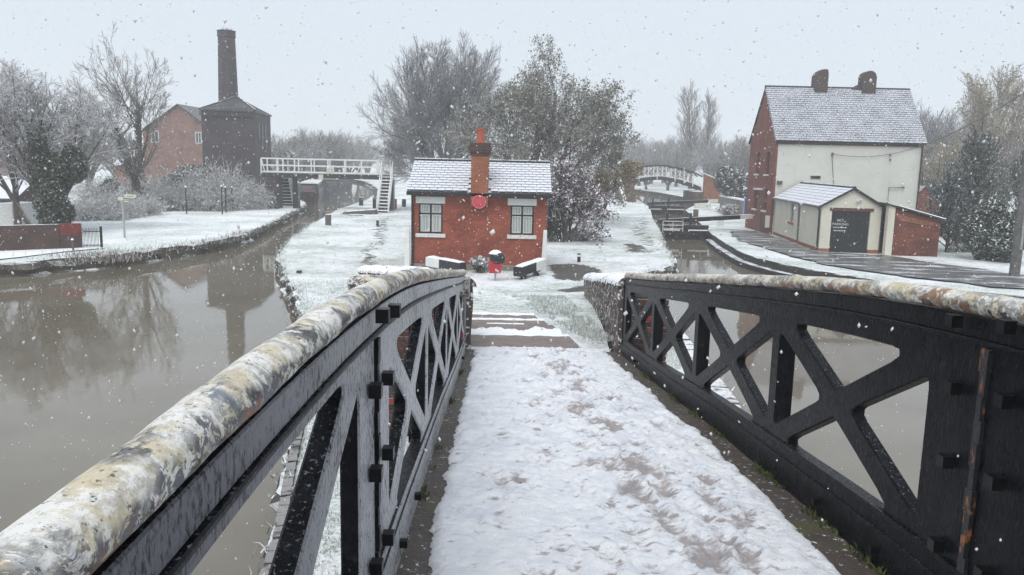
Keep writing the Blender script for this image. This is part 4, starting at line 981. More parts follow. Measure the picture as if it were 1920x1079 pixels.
b_.hexa([(Ox, hym+.002, hR-.06), (Ox+Lu, hym+.002, hR-.06), (Ox+Lu, hy1+.16, hE-.06), (Ox, hy1+.16, hE-.06), (Ox, hym+.002, hR-.002), (Ox+Lu, hym+.002, hR-.002), (Ox+Lu, hy1+.16, hE-.002), (Ox, hy1+.16, hE-.002)])
roof = b_.build('roof', M['slate_thin'], house)
slate_roof(roof, Vector((Ox, hy0-.2, hE+.01)), Vector((1, 0, 0)), Vs, 32, 25, Lu, Lv+.02, M['slate_thin'], .034, joined=False, seed=5, lap=1.3)
b_ = MB()
for i in range(20): b_.tube([(Ox+Lu*i/20+.004, hym, hR+.03), (Ox+Lu*(i+1)/20-.004, hym, hR+.03)], .10, 6)
b_.build('ridge_tiles', M['stone_dark'], roof)
for k, (pa, pb, pt) in enumerate(((1525, 1548, 131), (1613, 1638, 134))):
    xa, xb = at(pa, 160, hym).x, at(pb, 160, hym).x; zt = at((pa+pb)/2, pt, hym).z; xm = (xa+xb)/2; rr = (xb-xa)/2
    prof = [(xa, hR-.25), (xb, hR-.25), (xb, zt-rr)] + ([(xm+rr*math.cos(a), zt-rr+rr*math.sin(a)) for a in np.linspace(.2, math.pi-.2, 7)] if k else [(xb-.02, zt-.1), (xb-.1, zt), (xm-.02, zt-.02), (xa+.12, zt-.16), (xa+.03, zt-.32)]) + [(xa, zt-rr)]
    b_ = MB(); b_.extr([(x, hym-.35, z) for x, z in prof], (0, .7, 0)); b_.build('chimney', M['brick_stack'], roof)
    if k:
        b_ = MB(); b_.extr([(xa-.50, hym-.2, hR), (xa-.003, hym-.2, hR), (xa-.003, hym-.2, hR+.30), (xa-.2, hym-.2, hR+.22)], (0, .4, 0)); b_.build('ridge_flaunching', M['brick_blue'], roof)
p = at(1529, 333, hy0); b_ = MB(); b_.box((p.x-.28, hy0-.03, p.z-.09), (p.x+.28, hy0-.003, p.z+.09)); v_ = b_.build('vent', M['stone_pale'], house)
b_ = MB(); [b_.box((p.x-.23, hy0-.045, p.z-.06+i*.03), (p.x+.23, hy0-.032, p.z-.045+i*.03)) for i in range(5)]; b_.build('louvre', M['black_plain'], v_)
p = at(1461, 343, hy0); b_ = MB(); b_.box((p.x-.13, hy0-.16, p.z-.1), (p.x+.13, hy0-.003, p.z+.1)); b_.build('flood_lamp', M['wood'], house, bevel=.01)
p = at(1560, 290, hy0); b_ = MB(); b_.box((p.x-.04, hy0-.14, p.z-.09), (p.x+.04, hy0-.003, p.z+.09)); b_.build('cable_bracket', M['cable'], house)
b_ = MB(); b_.tube([(p.x, hy0-.03, p.z-.05), at(1561, 310, hy0-.03), at(1563, 345, hy0-.03)], .016, 5); b_.build('down_cable', M['cable'], house)
for py2 in (291, 300):
    q = at(1668, py2, hy0); b_ = MB(); b_.lathe((q.x, hy0-.08, q.z-.05), [(.03, 0), (.055, .04), (.03, .1)], 8); b_.build('insulator', M['black_plain'], house)
b_ = MB(); q0, q1, q2 = at(1664, 384, hy0-.1), at(1667, 352, hy0-.1), at(1694, 352, hy0-.1); b_.tube([q0, q1, q2], .03, 6); b_.lathe((q2.x, hy0-.1, q2.z-.05), [(.06, 0), (.06, .1)], 8); b_.build('flue_pipe', M['cable'], house)
b_ = MB(); b_.tube([(hx1-.03, hy0-.05, hE-.1), (hx1-.03, hy0-.05, .2)], .045, 6); b_.build('downpipe', M['black_plain'], house)

# garage annex with gable front
AY = -.09; A0 = Vector((13.42, 35.0, 0)); ab = Vector((math.cos(AY), math.sin(AY), 0)); aa = Vector((-math.sin(AY), math.cos(AY), 0))
def A(b, a, z): return A0 + ab*b + aa*a + Vector((0, 0, z))
aw, al, aE, aR = 2.52, 8.7, 2.04, 2.80
gar = thing('garage', 'low cream rendered garage with snowy gabled roof and black door', 'garage', tuple(A(aw/2, 0, 0)))
dx0, dx1, dzt = .44, 2.06, 1.82
def abox(mb, b0, b1, a0, a1, z0, z1): return mb.hexa([A(b0, a0, z0), A(b1, a0, z0), A(b1, a1, z0), A(b0, a1, z0), A(b0, a0, z1), A(b1, a0, z1), A(b1, a1, z1), A(b0, a1, z1)])
b_ = MB(); abox(b_, 0, dx0, 0, .2, .16, aE); abox(b_, dx1, aw, 0, .2, .16, aE); abox(b_, dx0, dx1, 0, .2, dzt+.02, aE)
b_.extr([A(0, 0, aE+.001), A(aw, 0, aE+.001), A(aw/2, 0, aR-.02)], aa*.2)
sw = [(3.5, 3.9), (4.7, 5.3)]
for a0, a1 in ((.202, 3.5), (3.95, 4.7), (5.35, al)): abox(b_, .0, .2, a0, a1, .16, aE)
abox(b_, .001, .2, 3.5, 3.95, 1.98, aE); abox(b_, .001, .2, 4.7, 5.35, 1.85, aE); abox(b_, .001, .2, 4.7, 5.35, .16, .95)
abox(b_, aw-.2, aw, .202, al, .16, aE)
b_.build('wall', M['render_warm'], gar)
b_ = MB(); abox(b_, -.015, dx0-.004, -.02, .2, -.1, .158); abox(b_, dx1+.004, aw+.02, -.02, .2, -.1, .158); abox(b_, -.015, .2, .203, al, -.1, .157); b_.build('brick_base', M['brick_orange'], gar)
b_ = MB(); abox(b_, .04, .10, 3.5, 3.95, 0, 1.98); b_.build('side_door', M['black_plain'], gar)
b_ = MB(); abox(b_, .05, .10, 4.7, 4.76, .95, 1.85); abox(b_, .05, .10, 5.29, 5.35, .95, 1.85); abox(b_, .05, .10, 4.98, 5.06, .95, 1.85); w_ = b_.build('side_window', M['grey_frame'], gar)
b_ = MB(); abox(b_, .07, .08, 4.76, 4.98, .95, 1.85); abox(b_, .07, .08, 5.06, 5.29, .95, 1.85); b_.build('pane', M['glass'], w_)
b_ = MB(); abox(b_, -.10, -.003, 4.62, 5.42, .86, .948); b_.build('sill', M['terracotta'], gar)
b_ = MB(); abox(b_, dx0-.10, dx1+.12, -.03, -.002, dzt, dzt+.13); b_.build('door_lintel', M['brown_timber'], gar)
b_ = MB(); 
for i in range(8):
    w0 = dx0+.003+(dx1-dx0-.006)*i/8; w1 = dx0+.003+(dx1-dx0-.006)*(i+1)/8-.006; abox(b_, w0, w1, .08, .12, .03, dzt-.003)
abox(b_, dx0+.002, dx1-.002, .122, .14, .03, dzt-.003)
door = b_.build('garage_door', m_plain('black_door_flecked_with_snow', (.012, .013, .016), .4, .3, 20, None, .3), gar)
def lettering(txt, pos, size, mat, parent, sx=1.0):
    cu = bpy.data.curves.new('lettering', 'FONT'); cu.body = txt; cu.size = size; cu.extrude = .002; cu.align_x = 'CENTER'; cu.space_character = 1.05
    ob = bpy.data.objects.new('lettering', cu); C.objects.link(ob); bpy.context.view_layer.update()
    me = bpy.data.meshes.new_from_object(ob.evaluated_get(bpy.context.evaluated_depsgraph_get())); bpy.data.objects.remove(ob)
    me.materials.clear(); me.materials.append(mat); o = bpy.data.objects.new('lettering', me); C.objects.link(o); o.parent = parent
    o.location = Vector(pos)-origin(parent); o.rotation_euler = (math.pi/2, 0, AY); o.scale = (sx, 1, 1); return o
M['letter'] = m_plain('worn_white_lettering', (.62, .63, .65), .7, .5, 30)
lettering('NO', A(dx0+.40, .077, 1.36), .15, M['letter'], door, 1.25)
lettering('PARKING', A(dx0+.42, .077, 1.19), .145, M['letter'], door, 1.1)
b_ = MB()
for zz, seq in ((1.07, [(.12, .06), (.20, .09), (.31, .05), (.38, .10), (.50, .07), (.60, .09)]), (.93, [(.15, .10), (.28, .06), (.36, .12), (.50, .06), (.58, .08)])):
    for x_, l_ in seq: abox(b_, dx0+x_, dx0+x_+l_, .076, .0795, zz, zz+.035+.02*((x_*37) % 1))
b_.build('worn_lettering', M['letter'], door)
for sgn in (0, 1):   # roof slopes
    e = Vector(A(aw+.14, -.12, aE-.06)) if sgn else Vector(A(-.14, -.12, aE-.06)); rdg = A(aw/2, -.12, aR)
    V_ = (rdg-e); L_ = V_.length; V_.normalize(); U_ = aa.copy(); ll = al+.14
    W_ = U_.cross(V_); W_ = W_ if W_.z > 0 else -W_
    b_ = MB(); b_.hexa([e-W_*.05, e-W_*.05+U_*ll, rdg-W_*.05+U_*ll, rdg-W_*.05, e, e+U_*ll, rdg+U_*ll, rdg]); rf = b_.build('roof', M['slate'], gar)
    slate_roof(rf, e+W_*.004, U_, V_, 22, 7, ll, L_, M['slate'], .02, name='tile', seed=9) if not sgn else slate_roof(rf, e+W_*.004, U_, V_, 22, 7, ll, L_, M['slate'], .02, joined=True, name='tile', seed=9)
b_ = MB(); b_.tube([A(aw/2, -.16, aR+.03), A(aw/2, al, aR+.03)], .07, 8); b_.build('ridge', M['stone_dark'], gar)
b_ = MB(); [b_.bar(A(aw/2, -.14, aR+.015)+Vector((0, 0, 0)), A(-.14 if k == 0 else aw+.14, -.14, aE-.045), .04, .06) for k in (0, 1)]; b_.build('bargeboard', M['stone_dark'], gar)
b_ = MB(); b_.tube([A(-.17, -.1, aE-.06), A(-.17, al, aE-.06)], .05, 6); b_.tube([A(-.15, .12, aE-.08), A(-.06, .12, aE-.25), A(-.05, .12, .1)], .038, 6); b_.build('gutter', M['black_plain'], gar)
b_ = MB(); b_.tube([A(aw+.1, -.05, aE-.1), A(aw+.02, -.05, aE-.28), A(aw+.02, -.05, .1)], .038, 6); b_.lathe(A(aw+.08, -.05, aE-.14), [(.04, 0), (.09, .12), (.09, .2)], 8); b_.build('downpipe', M['black_plain'], gar)
b_ = MB(); c = A(1.5, -.06, 2.28); b_.box((c.x-.04, c.y-.03, c.z-.05), (c.x+.04, c.y+.05, c.z+.05)); b_.lathe((c.x-.09, c.y-.05, c.z-.05), [(.04, 0), (.055, .05), (.04, .09)], 8); b_.lathe((c.x+.08, c.y-.05, c.z-.01), [(.04, 0), (.055, .05), (.04, .09)], 8); b_.build('security_light', M['white_worn'], gar)

# brick lean-to shed beside the garage
M['band'] = m_plain('weathered_orange_timber', (.20, .075, .042), .7, .4, 5)
shed = thing('brick_shed', 'stained brick lean-to with dark timber band and sloping snowy roof beside garage', 'shed', tuple(A(aw+1.5, -.5, 0)))
sb0, sb1 = aw+.34, aw+2.25
b_ = MB(); b_.hexa([A(sb0, -.55, -.1), A(sb1, -.55, -.1), A(sb1, 3.0, -.1), A(sb0, 3.0, -.1), A(sb0, -.55, 2.02), A(sb1, -.55, 1.52), A(sb1, 3.0, 1.52), A(sb0, 3.0, 2.02)]); b_.build('wall', M['brick_shed'], shed)
b_ = MB(); b_.hexa([A(sb0+.02, -.58, 1.52), A(sb1-.01, -.58, 1.24), A(sb1-.01, -.555, 1.24), A(sb0+.02, -.555, 1.52), A(sb0+.02, -.58, 1.80), A(sb1-.01, -.58, 1.40), A(sb1-.01, -.555, 1.40), A(sb0+.02, -.555, 1.80)]); b_.build('timber_band', M['band'], shed)
b_ = MB(); b_.hexa([A(aw+.06, -.62, .0), A(sb0-.004, -.62, .0), A(sb0-.004, -.3, .0), A(aw+.06, -.3, .0), A(aw+.06, -.62, 2.12), A(sb0-.004, -.62, 2.12), A(sb0-.004, -.3, 2.12), A(aw+.06, -.3, 2.12)]); b_.build('pier', M['render_warm'], shed)
b_ = MB(); b_.hexa([A(aw-.1, -.68, 2.16), A(sb1+.18, -.68, 1.55), A(sb1+.18, 3.1, 1.55), A(aw-.1, 3.1, 2.16), A(aw-.1, -.68, 2.24), A(sb1+.18, -.68, 1.61), A(sb1+.18, 3.1, 1.61), A(aw-.1, 3.1, 2.24)]); rf = b_.build('roof', M['stone_dark'], shed)
b_ = MB(); b_.hexa([A(aw+.45, -.66, 2.125), A(sb1+.17, -.66, 1.613), A(sb1+.17, 3.0, 1.613), A(aw+.45, 3.0, 2.125), A(aw+.45, -.64, 2.15), A(sb1+.17, -.64, 1.65), A(sb1+.17, 3.0, 1.65), A(aw+.45, 3.0, 2.15)]); b_.build('snow_cap', M['snow'], rf)
out = thing('brick_outbuilding', 'small red brick gable standing behind the right end of the white house', 'outbuilding', (22.7, 45, 0))
b_ = MB(); b_.box((21.5, 44.6, -.1), (23.95, 47, 1.3)); b_.extr([(21.5, 44.6, 1.301), (23.95, 44.6, 1.301), (22.72, 44.6, 2.72)], (0, 2.4, 0)); b_.build('wall', M['brick_side'], out)
b_ = MB(); b_.hexa([(22.70, 44.55, 2.74), (24.1, 44.55, 1.15), (24.1, 47.1, 1.15), (22.70, 47.1, 2.74), (22.72, 44.55, 2.80), (24.14, 44.55, 1.2), (24.14, 47.1, 1.2), (22.72, 47.1, 2.80)]); b_.build('roof', M['slate'], out)
b_ = MB(); b_.hexa([(22.69, 44.55, 2.74), (22.69, 47.1, 2.74), (21.3, 47.1, 1.15), (21.3, 44.55, 1.15), (22.69, 44.55, 2.80), (22.69, 47.1, 2.80), (21.26, 47.1, 1.2), (21.26, 44.55, 1.2)]); b_.build('roof', M['slate'], out)

# ---------------------------------------------------------------- engine house and chimney
EH = [Vector(p) for p in ((-23.75, 61.6, 0), (-19.9, 62.2, 0), (-20.75, 69.0, 0), (-24.5, 68.4, 0))]; eE = 6.95
eng = thing('engine_house', 'dark sooty brick engine house with low hipped slate roof by the canal', 'engine house', tuple(EH[0]))
b_ = MB(); b_.prism(EH, -.2, eE); b_.build('wall', M['brick_blue'], eng)
cen = sum(EH, Vector())/4; apx = Vector((-21.9, 64.2, 8.15)); apx2 = Vector((-22.4, 66.6, 8.15))
ev = [cen+(p-cen)*1.045+Vector((0, 0, eE)) for p in EH]; up = Vector((0, 0, .10))
b_ = MB(); b_.add([p for p in ev]+[p+up for p in ev]+[apx, apx2], [(3, 2, 1, 0), (0, 1, 5, 4), (1, 2, 6, 5), (2, 3, 7, 6), (3, 0, 4, 7), (4, 5, 8), (5, 6, 9, 8), (6, 7, 9), (7, 4, 8, 9)]); rf = b_.build('roof', M['slate_grey'], eng)
for tri_i, (p0, p1) in enumerate(((ev[0], ev[1]), (ev[1], ev[2]))):   # slate courses as shallow steps
    b_ = MB(); q0, q1 = (apx, apx) if tri_i == 0 else (apx, apx2); nrm = (p1-p0).cross(q0-p0).normalized(); nrm = nrm if nrm.z > 0 else -nrm
    for r in range(11):
        u0, u1 = r/11, min(.985, (r+1.15)/11); a, b = (p0+up).lerp(q0, u0), (p1+up).lerp(q1, u0); c, d = (p0+up).lerp(q0, u1), (p1+up).lerp(q1, u1)
        b_.hexa([a, b, d, c, a+nrm*.05, b+nrm*.05, d+nrm*.015, c+nrm*.015])
    b_.build('slate_courses', M['slate_grey'], rf)
b_ = MB(); b_.tube([ev[0]+up, apx+Vector((0, 0, .05))], .09, 6); b_.tube([ev[1]+up, apx+Vector((0, 0, .05))], .10, 6); b_.tube([apx, apx2], .10, 6); b_.build('ridge_tiles', M['stone_dark'], rf)
for k, u in enumerate((.22, .42, .64)):
    d = (EH[2]-EH[1]).normalized(); p = EH[1]+d*(6.8*u); nn = Vector((d.y, -d.x, 0))
    b_ = MB(); b_.bar(p+nn*.02+Vector((0, 0, 4.2 if k else 5.0)), p+nn*.02+Vector((0, 0, 6.2)), .03, .55, d); b_.build('slit_window', M['bolt'], eng)
b_ = MB(); d = (EH[1]-EH[0]).normalized(); nn = Vector((d.y, -d.x, 0))
for r in range(3): b_.bar(ev[0]+Vector((0, 0, -.12-r*.1))-nn*(-.06+.0), ev[1]+Vector((0, 0, -.12-r*.1)), .05, .07)
b_.build('eaves_course', M['brick_blue'], eng)
chm = thing('factory_chimney', 'tall tapering dark brick chimney rising behind the engine house roof', 'chimney', (-22.6, 65.2, 0))
cc = at(428, 190, 65.2); ct = at(425, 57, 65.2); b_ = MB(); b0, b1 = .74, .62
sides = 4; rot0 = .13
def ring(c, r, z, n=8): return [(c.x+r*math.cos(rot0+math.pi/8+2*math.pi*k/n), c.y+r*math.sin(rot0+math.pi/8+2*math.pi*k/n), z) for k in range(n)]
zs = [4.0, ct.z-.55, ct.z-.5, ct.z-.42, ct.z-.12, ct.z-.06]; rs = [.86, .66, .73, .70, .70, .76]; vs = []
for r, z in zip(rs, zs): vs += ring(Vector((cc.x+.02, 65.2, 0)), r, z)
vs += ring(Vector((cc.x+.02, 65.2, 0)), .55, ct.z-.02)
b_.add(vs, [(i*8+k, i*8+(k+1) % 8, (i+1)*8+(k+1) % 8, (i+1)*8+k) for i in range(6) for k in range(8)] + [tuple(48+k for k in range(8)), tuple(reversed(range(8)))])
b_.build('shaft', M['brick_blue'], chm)
g_ = random.Random(4); b_ = MB()
for k in range(26):
    a = g_.uniform(0, 6.28); r = g_.uniform(0, .6); p = Vector((cc.x+r*math.cos(a), 65.2+r*math.sin(a), ct.z-.03)); b_.tube([p, p+Vector((g_.uniform(-.2, .25), g_.uniform(-.1, .1), g_.uniform(.1, .32)))], [.015, .008], 3)
b_.build('weeds', M['twig_brown'], chm)

# houses far behind
def simple_house(label, x0, x1, y0, y1, zE, zR, mat, roofm, wins, axis='x'):
    t = thing('brick_house', label, 'house', (x0, y0, 0)); b_ = MB(); b_.box((x0, y0, -.2), (x1, y1, zE)); ym, xm = (y0+y1)/2, (x0+x1)/2
    if axis == 'y': b_.extr([(x0+.02, y0, zE+.001), (x1-.02, y0, zE+.001), (xm, y0, zR-.06)], (0, y1-y0, 0))
    else: b_.extr([(x0, y0+.02, zE+.001), (x0, y1-.02, zE+.001), (x0, ym, zR-.06)], (x1-x0, 0, 0))
    b_.build('wall', mat, t); b_ = MB(); e = .25
    if axis == 'y':
        for s_ in (-1, 1):
            xe = x0-e if s_ < 0 else x1+e
            b_.hexa([(xe, y0-e, zE-.1), (xm, y0-e, zR), (xm, y1+e, zR), (xe, y1+e, zE-.1), (xe, y0-e, zE), (xm, y0-e, zR+.1), (xm, y1+e, zR+.1), (xe, y1+e, zE)])
    else:
        for s_ in (-1, 1):
            ye = y0-e if s_ < 0 else y1+e
            b_.hexa([(x0-e, ye, zE-.1), (x1+e, ye, zE-.1), (x1+e, ym, zR), (x0-e, ym, zR), (x0-e, ye, zE), (x1+e, ye, zE), (x1+e, ym, zR+.1), (x0-e, ym, zR+.1)])
    b_.build('roof', roofm, t)
    for (xa, xb, za, zb_) in wins:
        b_ = MB(); b_.box((xa, y0-.05, za), (xb, y0-.004, za+.09)); b_.box((xa, y0-.05, zb_-.09), (xb, y0-.004, zb_)); b_.box((xa, y0-.05, za+.09), (xa+.09, y0-.004, zb_-.09)); b_.box((xb-.09, y0-.05, za+.09), (xb, y0-.004, zb_-.09)); b_.box(((xa+xb)/2-.04, y0-.048, za+.09), ((xa+xb)/2+.04, y0-.004, zb_-.09)); wf = b_.build('window', M['grey_frame'], t)
        b_ = MB(); b_.box((xa+.09, y0-.02, za+.09), ((xa+xb)/2-.04, y0-.003, zb_-.09)); b_.box(((xa+xb)/2+.04, y0-.02, za+.09), (xb-.09, y0-.003, zb_-.09)); b_.build('pane', M['glass'], wf)
    return t
p0, p1 = at(268, 250, 76), at(384, 250, 76)
simple_house('pale red brick house with grey gable roof behind the bare ivy tree', p0.x, p1.x+1, 76, 86, at(320, 248, 76).z, at(325, 197, 76).z, M['brick_pink'], M['slate_grey'], [(at(283, 250, 76).x, at(298, 250, 76).x, at(290, 268, 76).z, at(290, 245, 76).z), (at(366, 250, 76).x, at(378, 250, 76).x, at(290, 268, 76).z, at(290, 246, 76).z)], 'y')
p0, p1 = at(215, 300, 84), at(262, 300, 84)
simple_house('small brick house glimpsed low between the two left trees', p0.x, p1.x, 84, 92, at(240, 310, 84).z, at(240, 286, 84).z, M['brick_orange'], M['slate'], [])
p0, p1 = at(-70, 300, 66), at(18, 300, 66)
simple_house('orange brick house with snowy roof at the far left edge', p0.x, p1.x, 66, 74, at(5, 292, 66).z, at(5, 240, 66).z, M['brick_pink'], M['slate'], [])
p0, p1 = at(-40, 400, 42), at(28, 400, 42)
simple_house('low dark outbuilding with snowy roof behind the brick garden wall', p0.x, p1.x, 42, 46, at(5, 372, 42).z, at(5, 335, 42).z, M['brick_dark'], M['slate'], [])
b_ = MB(); b_.box((at(-20, 400, 38).x, 38, -.1), (at(24, 400, 38).x, 40.2, at(10, 383, 38).z)); tag(b_.build('garden_tank', M['white_worn'], bevel=.03), 'pale snow covered tank behind the brick garden wall', 'tank')

# ================================================================== FOOTBRIDGE, LOCK, FAR BRIDGE, BOATS, LEFT BANK
def rails(parent, a, b, n, h, wd, mat, mid=True):
    """one side of railing from a to b: posts are parts of their own, rails another"""
    a, b = Vector(a), Vector(b); m = MB()
    for z in ([h, h*.52, .06] if mid else [h]): m.bar(a+Vector((0, 0, z)), b+Vector((0, 0, z)), wd, wd*1.3)
    m.build('rail', mat, parent)
    for i in range(n+1):
        p = a.lerp(b, i/n); m = MB(); m.box((p.x-wd*.55, p.y-wd*.55, p.z-.12), (p.x+wd*.55, p.y+wd*.55, p.z+h-wd*.66)); m.build('rail_post', mat, parent)
fx0, fx1, fy, fy2 = at(493, 320, 57).x, at(733, 325, 57).x, 56.6, 57.9
fz = at(620, 326, 57).z; fzl = at(495, 323, 57).z; fzr = at(733, 329, 57).z; fz = (fzl+fzr)/2
fb = thing('white_footbridge', 'straight white railed footbridge crossing the left canal with timber steps', 'footbridge', ((fx0+fx1)/2, fy, fz))
m = MB(); m.box((fx0, fy, fz-.34), (fx1, fy+.18, fz-.06)); m.box((fx0, fy2-.18, fz-.34), (fx1, fy2, fz-.06)); m.build('girder', M['stone_dark'], fb)
for i in range(26):
    x = fx0+(fx1-fx0)*i/26; m = MB(); m.box((x+.01, fy-.04, fz-.058), (x+(fx1-fx0)/26-.01, fy2+.04, fz)); m.build('plank', M['wood'], fb)
xg = at(709, 330, 56.6).x
rails(fb, (fx0, fy+.02, fz), (xg, fy+.02, fz), 7, .98, .075, M['white'])
rails(fb, (fx0+.05, fy2-.02, fz), (fx1, fy2-.02, fz), 8, .98, .075, M['white'])
rails(fb, (fx1, fy+.1, fz), (fx1, fy2-.02, fz), 1, .98, .075, M['white']); 
m = MB(); m.bar((fx0+.25, fy-.01, fz+.05), (fx0+.05, fy-.01, fz+.9), .05, .06); m.build('brace', M['white'], fb)
m = MB(); q = at(617, 314, 56.55); m.box((q.x-.18, fy-.05, fz+.08), (q.x+.18, fy-.02, fz+.46)); m.box((q.x+.22, fy-.05, fz+.06), (q.x+.34, fy-.02, fz+.44)); m.build('notice_board', M['cream'], fb)
q = at(601, 326, 56.5); m = MB(); m.box((q.x-.16, fy-.04, fz-.40), (q.x+.16, fy-.005, fz-.06)); m.build('number_plate', M['cream'], fb)
def stair(parent, top, foot, wd, n, mat, dirv):
    top, foot = Vector(top), Vector(foot); sd = Vector(dirv)*wd/2
    for s_ in (-1, 1):
        m = MB(); m.bar(top+sd*s_, foot+sd*s_, .07, .24); m.build('stringer', mat, parent)
        m = MB(); m.bar(top+sd*s_*1.02+Vector((0, 0, .95)), foot+sd*s_*1.02+Vector((0, 0, .9)), .06, .08); m.build('handrail', mat, parent)
        for u in (0, 1):
            p = top.lerp(foot, u*.98)+sd*s_*1.02; m = MB(); m.box((p.x-.035, p.y-.035, p.z-.1), (p.x+.035, p.y+.035, p.z+.88)); m.build('stair_post', mat, parent)
    f = (foot-top); f.z = 0; f.normalize()
    for i in range(n):
        p = top.lerp(foot, (i+.5)/n); m = MB(); m.bar(p-sd*.92, p+sd*.92, .22, .06, (0, 0, 1)); m.build('tread', M['snow'] if i % 3 else mat, parent)
        m = MB(); q = p-f*.115-Vector((0, 0, .125)); m.bar(q-sd*.9, q+sd*.9, .02, .17, (0, 0, 1)); m.build('gap_shade_board', M['black'], parent)  # black boards added as the darkness of the open gaps between treads
sx = at(713, 400, 54.6).x
stair(fb, ((at(726, 330, 56.5).x), fy-.03, fz-.02), (at(718, 400, 54.6).x, 54.5, .05), .74, 11, M['white'], (1, 0, 0))
stair(fb, (at(530, 335, 58).x, fy2+.05, fz-.05), (at(540, 380, 60.5).x, 60.6, .05), .8, 10, M['white_worn'], (1, 0, 0))
m = MB(); a, b = at(502, 350, 56.9).x, at(522, 350, 56.9).x; m.box((a, 56.5, -.3), (b, 57.9, fz-.345)); m.build('brick_pier', M['brick_blue'], fb)
m = MB(); a, b = at(551, 340, 57.5).x, at(561, 340, 57.5).x; m.box((a, 57.1, -.9), (b, 57.7, fz-.345)); m.build('timber_pier', M['black'], fb)
m = MB(); a, b = at(728, 340, 57).x, at(737, 340, 57).x; m.box((a, 57.2, -.2), (b, 57.8, fz-.345)); m.build('timber_pier', M['black'], fb)
t = thing('notice_post', 'slim dark post with grey panel at the water edge under the white stair', 'sign post', tuple(at(703, 374, 58)))
q = at(702, 372, 58); m = MB(); m.box((q.x-.13, 58, -.2), (q.x+.10, 58.2, .75)); m.build('post', M['black'], t); m = MB(); m.box((q.x-.12, 57.95, .76), (q.x+.22, 58.2, 1.5)); m.build('panel', M['metal'], t)
q = at(741, 368, 59); m = MB(); m.box((q.x-.12, 59, -.1), (q.x+.10, 59.2, .75)); tag(m.build('marker_post', M['terracotta'], bevel=.02), 'small dull red post just right of the white stair', 'post')
q = at(757, 372, 62); m = MB(); m.box((q.x-.15, 62, -.1), (q.x+.15, 62.3, .6)); tag(m.build('litter_bin', M['black'], bevel=.04), 'small black bin on the towpath left of the cottage roof', 'bin')
q = at(672, 392, 55); m = MB(); vs = []
m.hexa([(q.x-.9, 52.9, -.05), (q.x+1.5, 53.2, -.05), (q.x+1.6, 53.8, -.05), (q.x-.8, 53.6, -.05), (q.x-.6, 53.0, .16), (q.x+1.4, 53.25, .34), (q.x+1.5, 53.7, .34), (q.x-.5, 53.5, .16)])
tag(m.build('kerb_stone', M['stone'], bevel=.06), 'dark stone hump in the snow beside the foot of the white stair', 'stone')

def narrowboat(label, c, ang, L, wd, hull, top, red=None):
    t = thing('narrowboat', label, 'narrowboat', (c[0], c[1], -.45), 'narrowboats moored beyond the white footbridge'); ca, sa = math.cos(ang), math.sin(ang)
    def X(u, v, z): return (c[0]-v*ca-u*sa, c[1]-v*sa+u*ca, z)   # u along the boat, v across
    m = MB(); prof = []
    for u, hw in ((0, .25), (.35, .62), (1.2, .95), (2.2, 1.0), (L-1.2, 1.0), (L-.4, .8), (L, .5)): prof.append((u, hw*wd/2))
    n = len(prof); vs = []
    for u, hw in prof:
        zt = .35+.30*max(0, 1-u/2.2)
        vs += [X(u, -hw*.85, -.7), X(u, hw*.85, -.7), X(u, hw, zt), X(u, -hw, zt)]
    m.add(vs, [(i*4+k, i*4+(k+1) % 4, (i+1)*4+(k+1) % 4, (i+1)*4+k) for i in range(n-1) for k in range(4)] + [(3, 2, 1, 0), tuple((n-1)*4+k for k in range(4))]); m.build('hull', hull, t)
    m = MB(); w1, w0 = wd*.40, wd*.46; u0, u1 = 2.0, L-1.8
    m.hexa([X(u0, -w0, .30), X(u0, w0, .30), X(u1, w0, .30), X(u1, -w0, .30), X(u0, -w1, 1.30), X(u0, w1, 1.30), X(u1, w1, 1.30), X(u1, -w1, 1.30)]); cab = m.build('cabin', top, t)
    m = MB(); m.hexa([X(u0-.05, -w1-.04, 1.302), X(u0-.05, w1+.04, 1.302), X(u1, w1+.04, 1.302), X(u1, -w1-.04, 1.302), X(u0, -w1*.7, 1.40), X(u0, w1*.7, 1.40), X(u1, w1*.7, 1.40), X(u1, -w1*.7, 1.40)]); m.build('snowy_roof', M['white_worn'], t)
    m = MB(); m.hexa([X(.6, -wd*.34, .45), X(.6, wd*.34, .45), X(u0-.01, wd*.42, .45), X(u0-.01, -wd*.42, .45), X(1.0, -wd*.18, .95), X(1.0, wd*.18, .95), X(u0-.01, wd*.36, 1.22), X(u0-.01, -wd*.36, 1.22)]); m.build('cratch_cover', M['boat_dark'], t)
    m = MB(); m.add([X(.30, -.3, .72), X(.30, .3, .72), X(.30, .3, .50), X(.30, -.3, .50), X(.10, -.2, .70), X(.10, .2, .70), X(.10, .2, .48), X(.10, -.2, .48)], [(0, 1, 2, 3), (7, 6, 5, 4), (0, 4, 5, 1), (1, 5, 6, 2), (2, 6, 7, 3), (3, 7, 4, 0)]); m.build('bow_panel', M['boat_red'] if red else M['boat_side'], t)
    for k in range(4):
        u = u0+1.2+k*(u1-u0-2)/4
        for s_ in (-1, 1):
            m = MB(); xx = s_*(w0*.55+w1*.45+.012); m.add([X(u, xx, .72), X(u+.7, xx, .72), X(u+.7, xx*.975, 1.08), X(u, xx*.975, 1.08)], [(0, 1, 2, 3)]); m.build('window', M['glass'], cab)
    return t
p = at(586, 368, 72); narrowboat('dark maroon narrowboat with red bow panel under the left of white footbridge', (p.x, 70), .20, 15, 2.1, M['boat_dark'], M['boat_dark'], True)
p = at(630, 352, 88); narrowboat('blue grey narrowboat moored behind the maroon one', (p.x-.3, 87), .22, 14, 2.1, M['boat_side'], M['boat_side'])
p = at(657, 346, 106); narrowboat('faint grey narrowboat furthest along the left canal', (p.x-.3, 104), .24, 14, 2.1, M['boat_side'], M['boat_side'])

